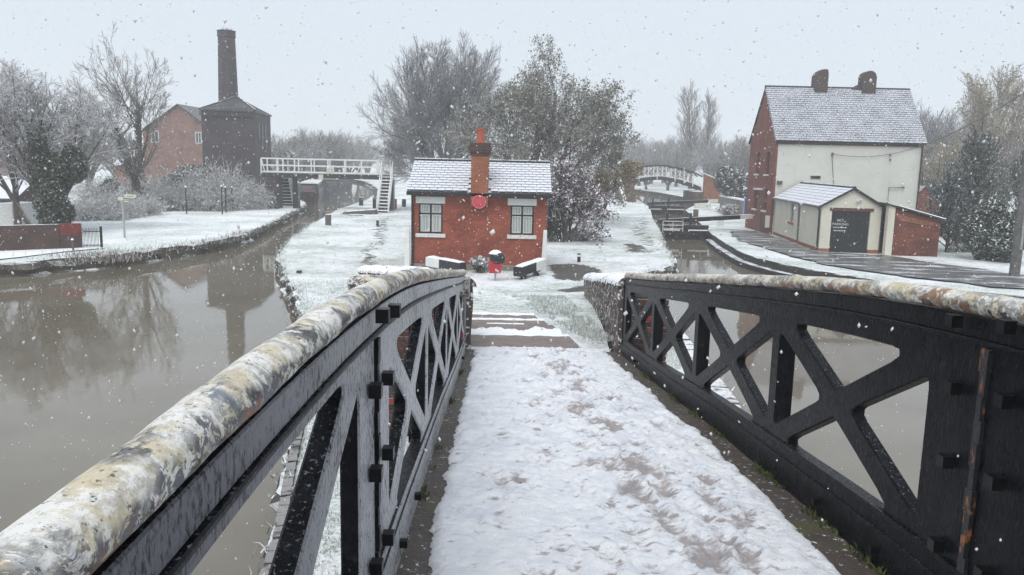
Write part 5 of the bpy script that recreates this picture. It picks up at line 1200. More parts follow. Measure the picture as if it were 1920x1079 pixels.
# ---- lock gates with balance beams, posts
def gate(label, xl, xr, y, beam_end, z, rails_=True):
    t = thing('lock_gate', label, 'lock gate', ((xl+xr)/2, y, -.45))
    m = MB()
    for i in range(9):
        a = xl+(xr-xl)*i/9; m.box((a+.006, y, -1.2), (a+(xr-xl)/9-.006, y+.12, z-.10))
    m.build('gate_leaf', M['stone_dark'], t)
    m = MB(); m.box((xl-.02, y-.08, z-.28), (xr+.02, y-.002, z-.10)); m.box((xl-.02, y-.08, -.25), (xr+.02, y-.002, -.08)); m.box((xl-.02, y-.09, -1.1), (xl+.22, y-.003, z-.29)); m.box((xr-.22, y-.09, -1.1), (xr+.02, y-.003, z-.29)); m.build('gate_frame', M['black'], t)
    m = MB(); e = Vector(beam_end); a = Vector((xl-.15, y+.05, z+.05)); c = a.lerp(e, .86); m.bar(a, c, .26, .24); m.build('balance_beam', M['black'], t)
    m = MB(); m.bar(c+(e-a).normalized()*.003, e, .27, .25); m.build('beam_end', M['white_worn'], t)
    m = MB(); m.box((xl+.12, y-.32, z-.42), (xl+1.0, y-.10, z-.35)); m.build('footboard', M['white_worn'], t)
    m = MB(); m.box((xl+1.5, y-.26, z-.40), (xr-.05, y-.10, z-.35)); m.build('footboard', M['snow'], t)
    for xx in (xl+.3, xl+1.6):
        m = MB(); m.box((xx-.07, y-.06, z-.1), (xx+.07, y+.06, z+.55)); m.build('paddle_post', M['black'], t)
    if rails_: rails(t, (xl+.05, y-.30, z-.36), (xl+1.15, y-.30, z-.36), 2, .46, .032, M['white_worn'], True)
    return t
gl = at(1236, 420, 44.4); ge = at(1409, 406, 46.5)
gate('nearer lock gate with long black balance beam and white rail, below the white house', 8.15, 10.75, 44.2, ge, at(1240, 417, 44.4).z)
ue = at(1310, 376, 66.8)
gate('farther lock gate with black beam just in front of the arched bridge', 11.25, 14.15, 66.9, (17.2, 68.0, at(1300, 377, 67).z), at(1208, 383, 66.9).z, False)
for pxl, pyt, pyb, Y, mt, lb_ in ((1277, 379, 393, 68, 'wood', 'weathered wooden post beside the farther lock gate'), (1304, 393, 411, 56, 'wood', 'brown wooden post standing on the snow between the two lock beams'), (1351, 411, 426, 49, 'white_worn', 'pale post standing in front of the near balance beam')):
    a, b = at(pxl, pyb, Y), at(pxl, pyt, Y); m = MB(); m.box((a.x-.16, Y-.12, -.1), (a.x+.16, Y+.12, b.z)); tag(m.build('lock_post', M[mt], bevel=.02), lb_, 'post')
m = MB(); q = at(1318, 378, 70); m.box((q.x-.7, 69.8, .0), (q.x+.7, 70.2, .62)); tag(m.build('stone_block', M['cream'], bevel=.03), 'pale stone block at the foot of the arched bridge', 'stone')
wallp = [(19.3, 66.5), (18.3, 60.8)]
t = thing('garden_wall', 'stone wall with snowy top between the arched bridge and house', 'wall', (18.8, 64, 0)); a, b = at(1352, 400, 66), at(1398, 398, 58)
m = MB(); m.bar((a.x, 66, .55), (b.x, 58, .55), .3, 1.3); m.build('wall_face', M['stone_pale'], t); m = MB(); m.bar((a.x, 66, 1.25), (b.x, 58, 1.25), .42, .10); m.build('coping', M['snow'], t)
t = thing('blue_sign', 'narrow blue information board by the white house gable', 'sign', tuple(at(1399, 395, 56))); q = at(1399, 380, 56)
m = MB(); m.box((q.x-.10, 56, .05), (q.x+.10, 56.05, at(1399, 369, 56).z)); m.build('panel', M['blue'], t); m = MB(); m.box((q.x-.14, 55.99, .0), (q.x-.102, 56.06, at(1399, 368, 56).z)); m.build('post', M['metal'], t)

# ---- arched iron bridge over the right canal
by0 = 84; bx0, bx1 = at(1181, 340, by0).x, at(1316, 345, by0).x
ab_ = thing('arched_canal_bridge', 'distant arched bridge with white lattice railing over the right canal', 'bridge', ((bx0+bx1)/2, by0, 2.0))
def dz(u): return at(1181, 351, by0).z + 1.15*(1-((u-.42)/.62)**2) - (.05 if u > .5 else 0)
for side_, yy in ((0, by0), (1, by0+2.2)):
    m = MB(); nn = 20; vs = []
    for i in range(nn+1):
        u = i/nn; x = bx0+(bx1-bx0)*u; z = dz(u)
        for (dy, d) in ((0, -.36), (.12, -.36), (.12, .0), (0, .0)): vs.append((x, yy+dy, z+d))
    m.add(vs, [(i*4+k, i*4+(k+1) % 4, (i+1)*4+(k+1) % 4, (i+1)*4+k) for i in range(nn) for k in range(4)]); m.build('girder', M['black'], ab_)
    m = MB(); vs = []
    for i in range(nn+1):
        u = i/nn; x = bx0+(bx1-bx0)*u; z = dz(u)
        for (dy, d) in ((-.06, .02), (.04, .02), (.04, .10), (-.06, .10)): vs.append((x, yy+dy, z+d))
    m.add(vs, [(i*4+k, i*4+(k+1) % 4, (i+1)*4+(k+1) % 4, (i+1)*4+k) for i in range(nn) for k in range(4)]); m.build('lower_rail', M['white'], ab_)
    m = MB(); vs = []
    for i in range(nn+1):
        u = i/nn; x = bx0+(bx1-bx0)*u; z = dz(u)+1.12
        for (dy, d) in ((-.08, -.06), (.10, -.06), (.10, .09), (-.08, .09)): vs.append((x, yy+dy, z+d))
    m.add(vs, [(i*4+k, i*4+(k+1) % 4, (i+1)*4+(k+1) % 4, (i+1)*4+k) for i in range(nn) for k in range(4)]); m.build('top_rail', M['black'], ab_)
    for k in range(8):
        u0, u1 = k/8, (k+1)/8; xa, xb = bx0+(bx1-bx0)*u0, bx0+(bx1-bx0)*u1; za, zb_ = dz(u0), dz(u1)
        m = MB(); m.bar((xa, yy, za+.1), (xb, yy, zb_+1.06), .03, .055, (0, 1, 0)); m.bar((xa, yy+.05, za+1.06), (xb, yy+.05, zb_+.1), .03, .055, (0, 1, 0)); m.build('lattice', M['white'], ab_)
        m = MB(); m.box((xa-.045, yy-.05, za-(.3 if k % 2 else .02)), (xa+.045, yy+.09, za+1.06)); m.build('rail_post', M['white'], ab_)
m = MB(); nn = 20; vs = []
for i in range(nn+1):
    u = i/nn; x = bx0+(bx1-bx0)*u
    for (y, d) in ((by0+.13, -.3), (by0+2.19, -.3), (by0+2.19, -.02), (by0+.13, -.02)): vs.append((x, y, dz(u)+d))
m.add(vs, [(i*4+k, i*4+(k+1) % 4, (i+1)*4+(k+1) % 4, (i+1)*4+k) for i in range(nn) for k in range(4)]); m.build('deck', M['stone_dark'], ab_)
t = thing('bridge_abutment', 'orange brick abutment wall at the right end of the arched bridge', 'abutment', tuple(at(1320, 380, 82)))
xa, xb = at(1298, 380, 82).x, at(1316, 380, 82).x; m = MB(); m.box((xa, 81.6, -.8), (xb, 86.6, dz(1)-.37)); m.build('pier', M['brick_dark'], t)
x2 = at(1392, 380, 80).x; ztop_ = at(1316, 327, 82).z
m = MB(); m.hexa([(xb+.01, 81.4, -.3), (x2, 78, -.3), (x2, 78.6, -.3), (xb+.01, 82.0, -.3), (xb+.01, 81.4, ztop_), (x2, 78, 1.2), (x2, 78.6, 1.2), (xb+.01, 82.0, ztop_)]); m.build('wing_wall', M['brick_orange'], t)
m = MB(); m.hexa([(xb, 81.3, ztop_+.002), (x2, 77.9, 1.202), (x2, 78.7, 1.202), (xb, 82.1, ztop_+.002), (xb, 81.3, ztop_+.1), (x2, 77.9, 1.3), (x2, 78.7, 1.3), (xb, 82.1, ztop_+.1)]); m.build('snow_cap', M['snow'], t)
t = thing('bridge_abutment', 'leaning dark stone abutment wall at the left end of the arched bridge', 'abutment', tuple(at(1180, 385, 82)))
xa, xb = at(1165, 360, 82).x, at(1183, 360, 82).x
m = MB(); m.hexa([(xa-.1, 78, -.3), (xb+.05, 78, -.3), (xb+.05, 86, -.3), (xa-.1, 86, -.3), (xa-.3, 80, dz(0)+.6), (xb-.25, 80, dz(0)+.6), (xb, 86, dz(0)+.9), (xa-.3, 86, dz(0)+.9)]); m.build('wall_face', M['brick_dark'], t)
m = MB(); m.hexa([(xa-.45, 76, -.3), (xa-.12, 76, -.3), (xa-.12, 78, -.3), (xa-.45, 78, -.3), (xa-.9, 79, dz(0)+.5), (xa-.45, 79, dz(0)+.5), (xa-.45, 80, dz(0)+.5), (xa-.9, 80, dz(0)+.5)]); m.build('buttress', M['stone_pale'], t)

# ---- left bank: brick garden wall, hoop gate, signpost, wire fence
t = thing('garden_wall', 'low dark brick garden wall with bright red panel by the hooped gate', 'wall', tuple(G(80, 468)))
a, b = G(-120, 477), G(112, 468); c = G(154, 466); a.z = b.z = c.z = 0
hW = at(80, 420, b.y).z
m = MB(); d = (b-a).normalized(); m.bar(a+Vector((0, 0, hW/2-.1)), b+Vector((0, 0, hW/2-.1)), .24, hW+.2); m.build('wall_face', M['brick_dark'], t)
m = MB(); d2 = (c-b).normalized(); m.bar(b+d2*.002+Vector((0, 0, .2)), c+Vector((0, 0, .2)), .24, .6+.0); m.build('wall_face', M['brick_dark'], t)
m = MB(); m.bar(b+d2*.002+Vector((0, 0, .505+(hW-.5)/2)), c+Vector((0, 0, .505+(hW-.5)/2)), .245, hW-.50); m.build('red_brick_panel', m_brick('bright_red_brick', (.17, .032, .03), (.22, .045, .04), (.12, .04, .035), mott=.7), t)
m = MB(); m.box((c.x-.28, c.y-.16, hW-.42), (c.x-.08, c.y-.13, hW-.05)); m.build('grey_plate', M['metal'], t)
t = thing('hoop_gate', 'small dark bow topped metal gate at the end of garden wall', 'gate', tuple(G(172, 466)))
g0, g1 = c+Vector((.06, 0, 0)), G(188, 466); g1.z = 0; hg = at(170, 427, c.y).z
for k in range(6):
    a_, b_ = g0.lerp(g1, k/6), g0.lerp(g1, (k+.5)/6); m = MB()
    m.tube([a_+Vector((0, 0, .05)), a_+Vector((0, 0, hg-.06)), a_.lerp(b_, .5)+Vector((0, 0, hg)), b_+Vector((0, 0, hg-.06)), b_+Vector((0, 0, .05))], .009, 5); m.build('hoop', M['black_plain'], t)
m = MB(); m.bar(g0+Vector((0, 0, .12)), g1+Vector((0, 0, .12)), .03, .03); m.build('gate_rail', M['black_plain'], t); m = MB(); m.bar(g0+Vector((0, 0, hg*.8)), g1+Vector((0, 0, hg*.8)), .02, .03); m.build('gate_rail', M['black_plain'], t)
m = MB(); m.tube([g1+Vector((.06, 0, -.1)), g1+Vector((.06, 0, hg+.04))], .05, 8); m.build('gate_post', M['black_plain'], t)
t = thing('signpost', 'grey fingerpost with round finial and three pale arms on the lawn', 'signpost', tuple(G(234, 447))); q = G(234, 447)
zt = at(232, 350, q.y).z; m = MB(); m.tube([(q.x, q.y, -.1), (q.x-.02, q.y, zt-.25)], .045, 8); m.build('post', M['metal'], t)
m = MB(); disc(m, (q.x-.02, q.y, zt-.10), .06, .13, q.y+.02, .04, 18); m.build('finial', M['metal'], t)
def arm(pa, pb, py, lbl_, hh=.15):
    a, b = at(pa, py, q.y-.06), at(pb, py, q.y-.06); dx = b.x-a.x; s_ = 1 if dx > 0 else -1; z = a.z
    m = MB(); m.extr([(a.x, q.y-.065, z-hh/2), (b.x-s_*.08, q.y-.065, z-hh/2), (b.x, q.y-.065, z), (b.x-s_*.08, q.y-.065, z+hh/2), (a.x, q.y-.065, z+hh/2)], (0, .02, 0)); f = m.build('finger_arm', M['cream'], t)
    m = MB(); mx = (a.x+b.x)/2; 
    for k in range(5): m.box((mx-.14*s_*1+.055*k-.0, q.y-.07, z-.02), (mx-.14*s_+.055*k+.035, q.y-.0655, z+.02))
    m.build('worn_lettering', M['wood'], f)
arm(234, 256, 368, ''); arm(231, 220, 373, ''); arm(232, 243, 376, '')
t = thing('wire_fence', 'dark thin post and wire fence in front of the frosty brambles', 'fence', tuple(G(350, 402)))
FP = [(281, 386, 352), (350, 402, 352), (417, 403, 350), (424, 399, 352), (436, 396, 352), (462, 390, 353)]; tops = []
for px_, pb, pt in FP:
    q = G(px_, pb); zt = at(px_, pt, q.y).z; m = MB(); m.tube([(q.x, q.y, -.1), (q.x, q.y, zt)], .038, 6); m.build('fence_post', M['black_plain'], t)
    m = MB(); m.lathe((q.x, q.y, zt), [(.07, 0), (.06, .06), (.02, .09)], 6); m.build('snow_cap', M['snow'], t); tops.append(Vector((q.x, q.y, zt)))
for k in (.95, .6, .3):
    m = MB(); m.tube([Vector((p.x, p.y, p.z*k)) for p in tops], .009, 4); m.build('wire', M['cable'], t)
m = MB(); q0, q1, q2 = at(300, 310, 58), at(318, 325, 58), at(384, 326, 58); m.tube([q0, q1, q2], .03, 4); tag(m.build('garden_rail', M['metal']), 'thin pale rail above the shrubs left of the engine house', 'rail')
sheet('path', [G(-160, 482), G(-10, 466), G(60, 464), G(190, 461), G(196, 467), G(120, 474), G(40, 484), G(-160, 505)], M['snow'], .04)
# quay edge, short stake by the wall
q = G(138, 472); t = thing('stake', 'short pale stake with snow on the path edge by the garden wall', 'stake', (q.x, q.y, 0)); m = MB(); m.tube([(q.x, q.y, -.1), (q.x-.02, q.y, .42)], .035, 6); m.build('post', M['wood'], t); m = MB(); m.lathe((q.x-.02, q.y, .42), [(.05, 0), (.05, .04), (.015, .07)], 7); m.build('snow_cap', M['snow'], t)

# ---- utility pole and overhead cables
q = G(1901, 521); t = thing('utility_pole', 'grey timber utility pole at the right edge by the road', 'pole', (q.x, q.y, 0)); hp = 11.5
m = MB(); m.tube([(q.x, q.y, -.3), (q.x+.01, q.y, hp*.5), (q.x+.02, q.y, hp)], [.17, .15, .12], 12); m.build('shaft', M['pole'], t)
m = MB(); m.box((q.x-.03, q.y-.22, 1.0), (q.x+.03, q.y-.165, 2.3)); m.build('cable_guard', M['metal'], t)
def cable(label, a, b, sag, r=.014):
    a, b = Vector(a), Vector(b); pts = [a.lerp(b, i/24)-Vector((0, 0, sag*4*(i/24)*(1-i/24))) for i in range(25)]
    m = MB(); m.tube(pts, r, 4); tag(m.build('overhead_cable', M['cable']), label, 'cable')
pb = Vector((hx1-.2, hy0-.06, hE-.1)); br = at(1561, 289, hy0-.1)
cable('thick overhead cable rising from the house eaves to the top right corner', pb, at(1960, 148, 30), .25, .022)
cable('sagging cable on the white house wall between bracket and eaves', br, pb, .32, .014)
cable('thin level cable from the house corner to the timber pole', (hx1, hy0, at(1722, 307, hy0).z), (q.x, q.y, at(1905, 309, q.y).z), .05, .012)
cable('pale cable running off the brick gable of the white house', at(1470, 289, hy0-.05), at(1400, 299, 46), .0, .012)

b_ = MB(); q = at(192, 113, 40); K_ = .36; bv = [(-.55, 0, .10), (-.15, .05, .22), (0, .12, .05), (0, -.14, .04), (.18, .05, .2), (.6, 0, .02), (0, .45, .03), (0, -.38, .06), (0, 0, -.06), (0, 0, .1)]
b_.add([q+Vector(v)*K_ for v in bv], [(0, 1, 9, 2), (0, 3, 9, 1), (4, 5, 2, 9), (4, 9, 3, 5), (2, 6, 9), (2, 8, 6), (6, 8, 7), (6, 7, 9), (3, 9, 7), (3, 7, 8)])
tag(b_.build('bird', M['metal']), 'small grey bird flying above the bare ivy clad tree', 'bird')

# ================================================================== TREES, SHRUBS, GRASS
def unit(a): return a/np.maximum(np.linalg.norm(a, axis=-1, keepdims=True), 1e-9)
def grow(rg, P0, D, L, R0, nseg, wob, up, taper=.75, rmin=.004):
    n = len(P0); P = np.zeros((n, nseg+1, 3)); R = np.zeros((n, nseg+1)); P[:, 0] = P0; d = unit(D); st = (L/nseg)[:, None]
    for i in range(nseg):
        d = unit(d + rg.normal(0, wob, (n, 3)) + np.array([0, 0, up])); P[:, i+1] = P[:, i]+d*st
    t = np.linspace(0, 1, nseg+1); R[:] = np.maximum(R0[:, None]*(1-taper*t[None]), rmin); return P, R
def tubes(P, R, sides):
    n, m, _ = P.shape; T = unit(np.concatenate([P[:, 1:2]-P[:, :1], P[:, 2:]-P[:, :-2], P[:, -1:]-P[:, -2:-1]], 1)) if m > 2 else unit(np.repeat(P[:, 1:2]-P[:, :1], 2, 1))
    ref = np.where(np.abs(T[..., 2:3]) < .9, np.array([0, 0, 1.]), np.array([1., 0, 0])); X = unit(np.cross(T, ref)); Y = np.cross(T, X)
    a = 2*np.pi*np.arange(sides)/sides
    V = P[:, :, None] + (X[:, :, None]*np.cos(a)[:, None] + Y[:, :, None]*np.sin(a)[:, None])*R[:, :, None, None]
    idx = np.arange(n*m*sides).reshape(n, m, sides); nx = np.roll(idx, -1, 2)
    return V.reshape(-1, 3), np.stack([idx[:, :-1], nx[:, :-1], nx[:, 1:], idx[:, 1:]], -1).reshape(-1, 4)
def children(rg, P, R, L, k, ratio, ang, tmin, rr, rmin, droop=0.0, tmax=1.0):
    n, m, _ = P.shape; par = np.repeat(np.arange(n), k); N_ = len(par)
    t = tmin+(tmax-tmin)*((np.tile(np.arange(k), n)+rg.random(N_))/k); f = np.clip(t*(m-1), 0, m-1.001); i = f.astype(int); u = (f-i)[:, None]
    p = P[par, i]*(1-u)+P[par, i+1]*u; d = unit(P[par, i+1]-P[par, i]); r = R[par, i]*(1-u[:, 0])+R[par, i+1]*u[:, 0]
    q = unit(np.cross(d, rg.normal(0, 1, (N_, 3)))); an = rg.normal(ang, ang*.22, N_)[:, None]
    nd = d*np.cos(an)+q*np.sin(an); nd[:, 2] -= droop
    return p, unit(nd), L[par]*ratio*(1.15-.55*t)*rg.uniform(.75, 1.2, N_), np.maximum(r*rr, rmin)
def leaf_quads(rg, C_, size, flat=0.0, asp=.6):
    n = len(C_); a = unit(rg.normal(0, 1, (n, 3))*np.array([1, 1, 1-flat])); b = unit(np.cross(a, rg.normal(0, 1, (n, 3)))); s = size*rg.uniform(.6, 1.4, (n, 1))
    a = a*s; b = b*s*asp; V = np.stack([C_-a, C_-b*.9, C_+a, C_+b*.9], 1).reshape(-1, 3); return V, np.arange(n*4).reshape(n, 4)
def join(parts):
    V, Fc, b = [], [], 0
    for v, f in parts: V.append(v); Fc.append(f+b); b += len(v)
    return np.concatenate(V), np.concatenate(Fc)
def tree(name, label, cat, base, starts, levels, bark, twig, seed, leaves=None, group=None, ntrunk=2):
    """starts: (offset, direction, length, radius); levels: dicts; the first ntrunk levels form the trunk part"""
    rg = np.random.default_rng(seed); t = thing(name, label, cat, tuple(base), group); B = np.array(base, float)
    P0 = np.array([B+np.array(s[0]) for s in starts], float); D = np.array([s[1] for s in starts], float); L = np.array([s[2] for s in starts], float); R0 = np.array([s[3] for s in starts], float)
    geo = []; lv0 = levels[0]; P, R = grow(rg, P0, D, L, R0, lv0['seg'], lv0['wob'], lv0['up'], lv0.get('taper', .6)); geo.append(tubes(P, R, lv0['sides'])); last = P
    for lv in levels[1:]:
        p, d, L, r = children(rg, P, R, L, lv['k'], lv['ratio'], lv['ang'], lv['tmin'], lv.get('rr', .6), lv.get('rmin', .006), lv.get('droop', 0))
        P, R = grow(rg, p, d, L, r, lv['seg'], lv['wob'], lv['up'], lv.get('taper', .8), lv.get('rmin', .006)*.6); geo.append(tubes(P, R, lv['sides'])); last = P
    np_obj('trunk', *join(geo[:ntrunk]), bark, t, True); np_obj('crown', *join(geo[ntrunk:]), twig, t)
    if leaves:
        cnt, size, mat, spread = leaves; q = last.reshape(-1, 3); c = q[rg.integers(0, len(q), cnt)]+rg.normal(0, spread, (cnt, 3)); o = np_obj('leaves', *leaf_quads(rg, c, size), mat, t)
    return t
def blob_pts(rg, n, c, r, shell=.55, lumps=9):
    """points filling lumpy clumps inside an ellipsoid"""
    u = unit(rg.normal(0, 1, (lumps, 3))); lc = u*rg.uniform(.35, .72, (lumps, 1)); lr = rg.uniform(.30, .5, lumps); k = rg.integers(0, lumps, n)
    v = unit(rg.normal(0, 1, (n, 3)))*(shell+(1-shell)*rg.random((n, 1)))*lr[k][:, None]; q = (lc[k]+v)*np.array(r); q[:, 2] = np.maximum(q[:, 2], -r[2]*.98); return q+np.array(c)
def shrub(name, label, base, rad, n, size, mat, seed, stem=M['bark'], group=None, cat='shrub', cz=None, twigs=40, flat=.0, asp=.6):
    rg = np.random.default_rng(seed); t = thing(name, label, cat, tuple(base), group); c = np.array(base)+np.array([0, 0, cz if cz is not None else rad[2]*.95])
    np_obj('foliage', *leaf_quads(rg, blob_pts(rg, n, c, rad), size, flat, asp), mat, t)
    P0 = np.repeat(np.array([base], float), twigs, 0)+rg.normal(0, .12, (twigs, 3))*np.array([rad[0], rad[1], .1]); tgt = blob_pts(rg, twigs, c, rad); d = tgt-P0
    P, R = grow(rg, P0, d, np.linalg.norm(d, axis=1), np.full(twigs, .022), 5, .10, .03); np_obj('stem', *tubes(P, R, 4), stem, t); return t

TW = dict(seg=2, sides=3, wob=.10, up=.05, rr=.55, rmin=.009)
# the ivy clad tree at the left edge
B1 = G(88, 434); B1.z = 0
tree('bare_tree', 'frosted bare tree with ivy covered trunk above the garden wall at left', 'tree', B1,
     [((0, 0, -.1), (-.12, 0, 1), 4.6, .24), ((.45, .1, -.1), (.06, 0, 1), 4.4, .2), ((-.5, 0, -.1), (-.7, .1, 1), 4.2, .13), ((-1.6, .6, -.1), (-.2, .2, 1), 4.8, .16)],
     [dict(seg=6, sides=9, wob=.06, up=.12), dict(k=9, ratio=.82, ang=.58, tmin=.30, seg=6, sides=6, wob=.12, up=.09, rr=.5), dict(k=9, ratio=.58, ang=.6, tmin=.2, seg=5, sides=4, wob=.14, up=-.01, rmin=.016),
      dict(k=9, ratio=.5, ang=.65, tmin=.2, seg=3, sides=3, wob=.14, up=-.05, rmin=.012, droop=.1), dict(k=5, ratio=.5, ang=.6, tmin=.2, **{**TW, 'up': -.12, 'rmin': .011})], M['bark'], M['twig_frost'], 21)
rgI = np.random.default_rng(9)
shrub('ivy_bush', 'big dark green ivy mass wrapped round the trunk by garden wall', (B1.x+1.15, B1.y-.7, 0), (1.6, 1.3, 2.1), 16000, .075, M['ivy'], 31, cz=2.0, twigs=30)
shrub('ivy_bush', 'ragged ivy climbing higher into the frosted bare tree', (B1.x+.0, B1.y-.2, 0), (1.0, .9, 1.7), 2600, .07, M['ivy'], 33, cz=3.2, twigs=20)
# pollarded tree
B2 = Vector(at(258, 380, 50)); B2.z = 0
tree('bare_tree', 'bare pollarded tree with two ivy clad stems in front of the pale brick house', 'tree', B2,
     [((0, 0, -.1), (.0, 0, 1), 2.6, .40), ((-.1, 0, 2.0), (-.42, .05, 1), 3.4, .25), ((.12, 0, 2.2), (.04, 0, 1), 3.9, .24), ((.1, .1, 2.4), (.5, .1, 1), 2.6, .12)],
     [dict(seg=7, sides=10, wob=.05, up=.06, taper=.72), dict(k=11, ratio=1.30, ang=.92, tmin=.50, seg=8, sides=5, wob=.05, up=.085, rr=.34), dict(k=8, ratio=.38, ang=.5, tmin=.2, seg=4, sides=4, wob=.10, up=.06, rmin=.014),
      dict(k=5, ratio=.5, ang=.5, tmin=.25, seg=3, sides=3, wob=.10, up=.05, rmin=.011), dict(k=3, ratio=.5, ang=.5, tmin=.3, **TW)], M['bark'], M['twig_brown'], 22, leaves=None)
for k in range(2):
    z = (2.0 if k == 0 else .4)+(3.6 if k == 0 else 5.2)*rgI.random(1300)**1.5; r = .30*(1.15-.16*z)
    sx_ = (-.1-.42*(z-2.0)) if k == 0 else np.where(z < 2.2, .0, .12+.04*(z-2.2))
    pts = np.stack([B2.x+sx_+rgI.normal(0, 1, 1300)*np.maximum(r, .08), B2.y+rgI.normal(0, 1, 1300)*np.maximum(r, .08), z], 1)
    o = np_obj('ivy', *leaf_quads(rgI, pts, .06), M['ivy'], bpy.data.objects['bare_tree.001'])
# big bare tree behind the cottage
B3 = Vector(at(838, 380, 58)); B3.z = 0
tree('bare_tree', 'large fan shaped bare grey tree behind the left half of cottage roof', 'tree', B3,
     [((0, 0, -.1), (-.02, 0, 1), 5.2, .36), ((-.2, 0, 1.8), (-.55, 0, 1), 5.2, .22), ((.3, 0, 1.8), (.32, .1, 1), 5.4, .22), ((.0, .2, 2.0), (-1.1, .1, .8), 4.2, .13), ((.1, 0, 2.5), (.06, .3, 1), 5.6, .22), ((0, 0, 1.4), (-1.3, -.2, .42), 3.8, .09), ((.2, 0, 1.8), (.85, .1, 1), 4.4, .15), ((-.1, .1, 2.4), (-.28, -.2, 1), 5.4, .18)],
     [dict(seg=7, sides=9, wob=.05, up=.06), dict(k=11, ratio=.86, ang=.66, tmin=.15, seg=7, sides=5, wob=.07, up=.06, rr=.42), dict(k=11, ratio=.55, ang=.52, tmin=.15, seg=5, sides=4, wob=.09, up=.05, rmin=.016),
      dict(k=8, ratio=.52, ang=.48, tmin=.2, seg=3, sides=3, wob=.09, up=.04, rmin=.013), dict(k=4, ratio=.55, ang=.45, tmin=.2, **{**TW, 'rmin': .012})], M['bark_pale'], M['twig_grey'], 23)
# tree that still holds its leaves
B4 = Vector(at(1015, 400, 46)); B4.z = 0
tree('leafy_tree', 'broad tree still holding grey green leaves behind the right half of cottage roof', 'tree', B4,
     [((0, 0, -.1), (.0, 0, 1), 4.4, .30), ((-.2, 0, 1.0), (-.62, 0, 1), 5.0, .17), ((.2, 0, 1.0), (.50, 0, 1), 5.0, .18), ((.1, .1, 1.4), (1.05, .1, .85), 4.9, .13), ((0, 0, 1.2), (-1.15, .1, .75), 4.7, .12), ((.1, -.1, 1.8), (1.2, -.1, .62), 4.2, .10), ((0, -.1, 1.4), (-1.25, -.1, .45), 4.2, .10), ((.0, .1, 2.0), (.2, .1, 1), 5.2, .17), ((0, -.1, 1.8), (-.2, -.2, 1), 4.6, .15)],
     [dict(seg=7, sides=8, wob=.06, up=.05), dict(k=9, ratio=.72, ang=.68, tmin=.25, seg=6, sides=5, wob=.10, up=.05, rr=.42), dict(k=8, ratio=.58, ang=.6, tmin=.2, seg=4, sides=4, wob=.12, up=.03, rmin=.014),
      dict(k=6, ratio=.5, ang=.6, tmin=.2, seg=3, sides=3, wob=.12, up=.02, rmin=.010), dict(k=2, ratio=.5, ang=.5, tmin=.3, **TW)], M['bark'], M['twig_frost'], 24, leaves=(40000, .062, M['leaf_olive'], .12))
p = Vector(at(1128, 380, 52)); p.z = 0
tree('ochre_tree', 'low yellowing tree at the right foot of the leafy tree', 'tree', p, [((0, 0, -.1), (.1, 0, 1), 2.6, .12), ((.1, 0, .4), (.6, 0, 1), 2.8, .09), ((-.1, 0, .4), (-.5, 0, 1), 2.6, .09)],
     [dict(seg=5, sides=6, wob=.08, up=.04), dict(k=9, ratio=.7, ang=.6, tmin=.25, seg=4, sides=4, wob=.12, up=.03), dict(k=8, ratio=.5, ang=.6, tmin=.2, seg=3, sides=3, wob=.12, up=0, rmin=.010), dict(k=5, ratio=.5, ang=.6, tmin=.2, **TW)], M['bark'], M['twig_brown'], 25, leaves=(9000, .07, M['leaf_ochre'], .14))
# purple weeping bush beside the cottage
p = Vector(at(1058, 440, 37)); p.z = 0
rg5 = np.random.default_rng(41); t = thing('weeping_bush', 'purple brown weeping bush loaded with snow beside the right cottage wall', 'bush', tuple(p))
P, R = grow(rg5, np.repeat(np.array([p]), 9, 0)+rg5.normal(0, .15, (9, 3))*[1, 1, 0], rg5.normal(0, .35, (9, 3))+np.array([.12, 0, 1]), rg5.uniform(2.4, 3.6, 9), np.full(9, .07), 6, .1, .05); L_ = np.full(9, 2.6)
geo = [tubes(P, R, 6)]; c_, d_, L_, r_ = children(rg5, P, R, L_, 13, .62, .8, .3, .5, .02); P, R = grow(rg5, c_, d_, L_, r_, 5, .15, -.12, .8, .008); geo.append(tubes(P, R, 4)); np_obj('trunk', *join(geo), M['bark'], t, True)
c_, d_, L_, r_ = children(rg5, P, R, L_, 9, .62, .7, .2, .5, .011, .25); P, R = grow(rg5, c_, d_, L_, r_, 4, .12, -.28, .7, .007); geo = [tubes(P, R, 3)]
np_obj('crown', *join(geo), M['twig_frost'], t); q = P.reshape(-1, 3); c_ = q[rg5.integers(0, len(q), 17000)]+rg5.normal(0, .06, (17000, 3)); np_obj('leaves', *leaf_quads(rg5, c_, .065, .4), M['leaf_purple'], t)
shrub('evergreen_shrub', 'dark clipped evergreen under the purple weeping bush', (p.x-.55, p.y-.3, 0), (.7, .6, .95), 3200, .06, M['ivy'], 42, twigs=14)
shrub('low_shrub', 'low dark undergrowth along the wall right of the cottage', (p.x+.9, p.y+.6, 0), (1.1, .5, .35), 1600, .06, M['bramble'], 43, twigs=20)
shrub('frosty_shrub', 'small frosted pale shrub against the brick wall beside the bin', (at(900, 505, 26.1).x, 26.05, 0), (.42, .28, .32), 1100, .045, M['bramble'], 44, twigs=40, cz=.3)

for nm_, k_ in (('bare_tree', 1.06), ('bare_tree.001', 1.12), ('bare_tree.002', 1.13), ('leafy_tree', 1.06)): bpy.data.objects[nm_].scale = ({'bare_tree.001': 1.0, 'bare_tree.002': .98, 'leafy_tree': .97}.get(nm_, k_), k_, k_)
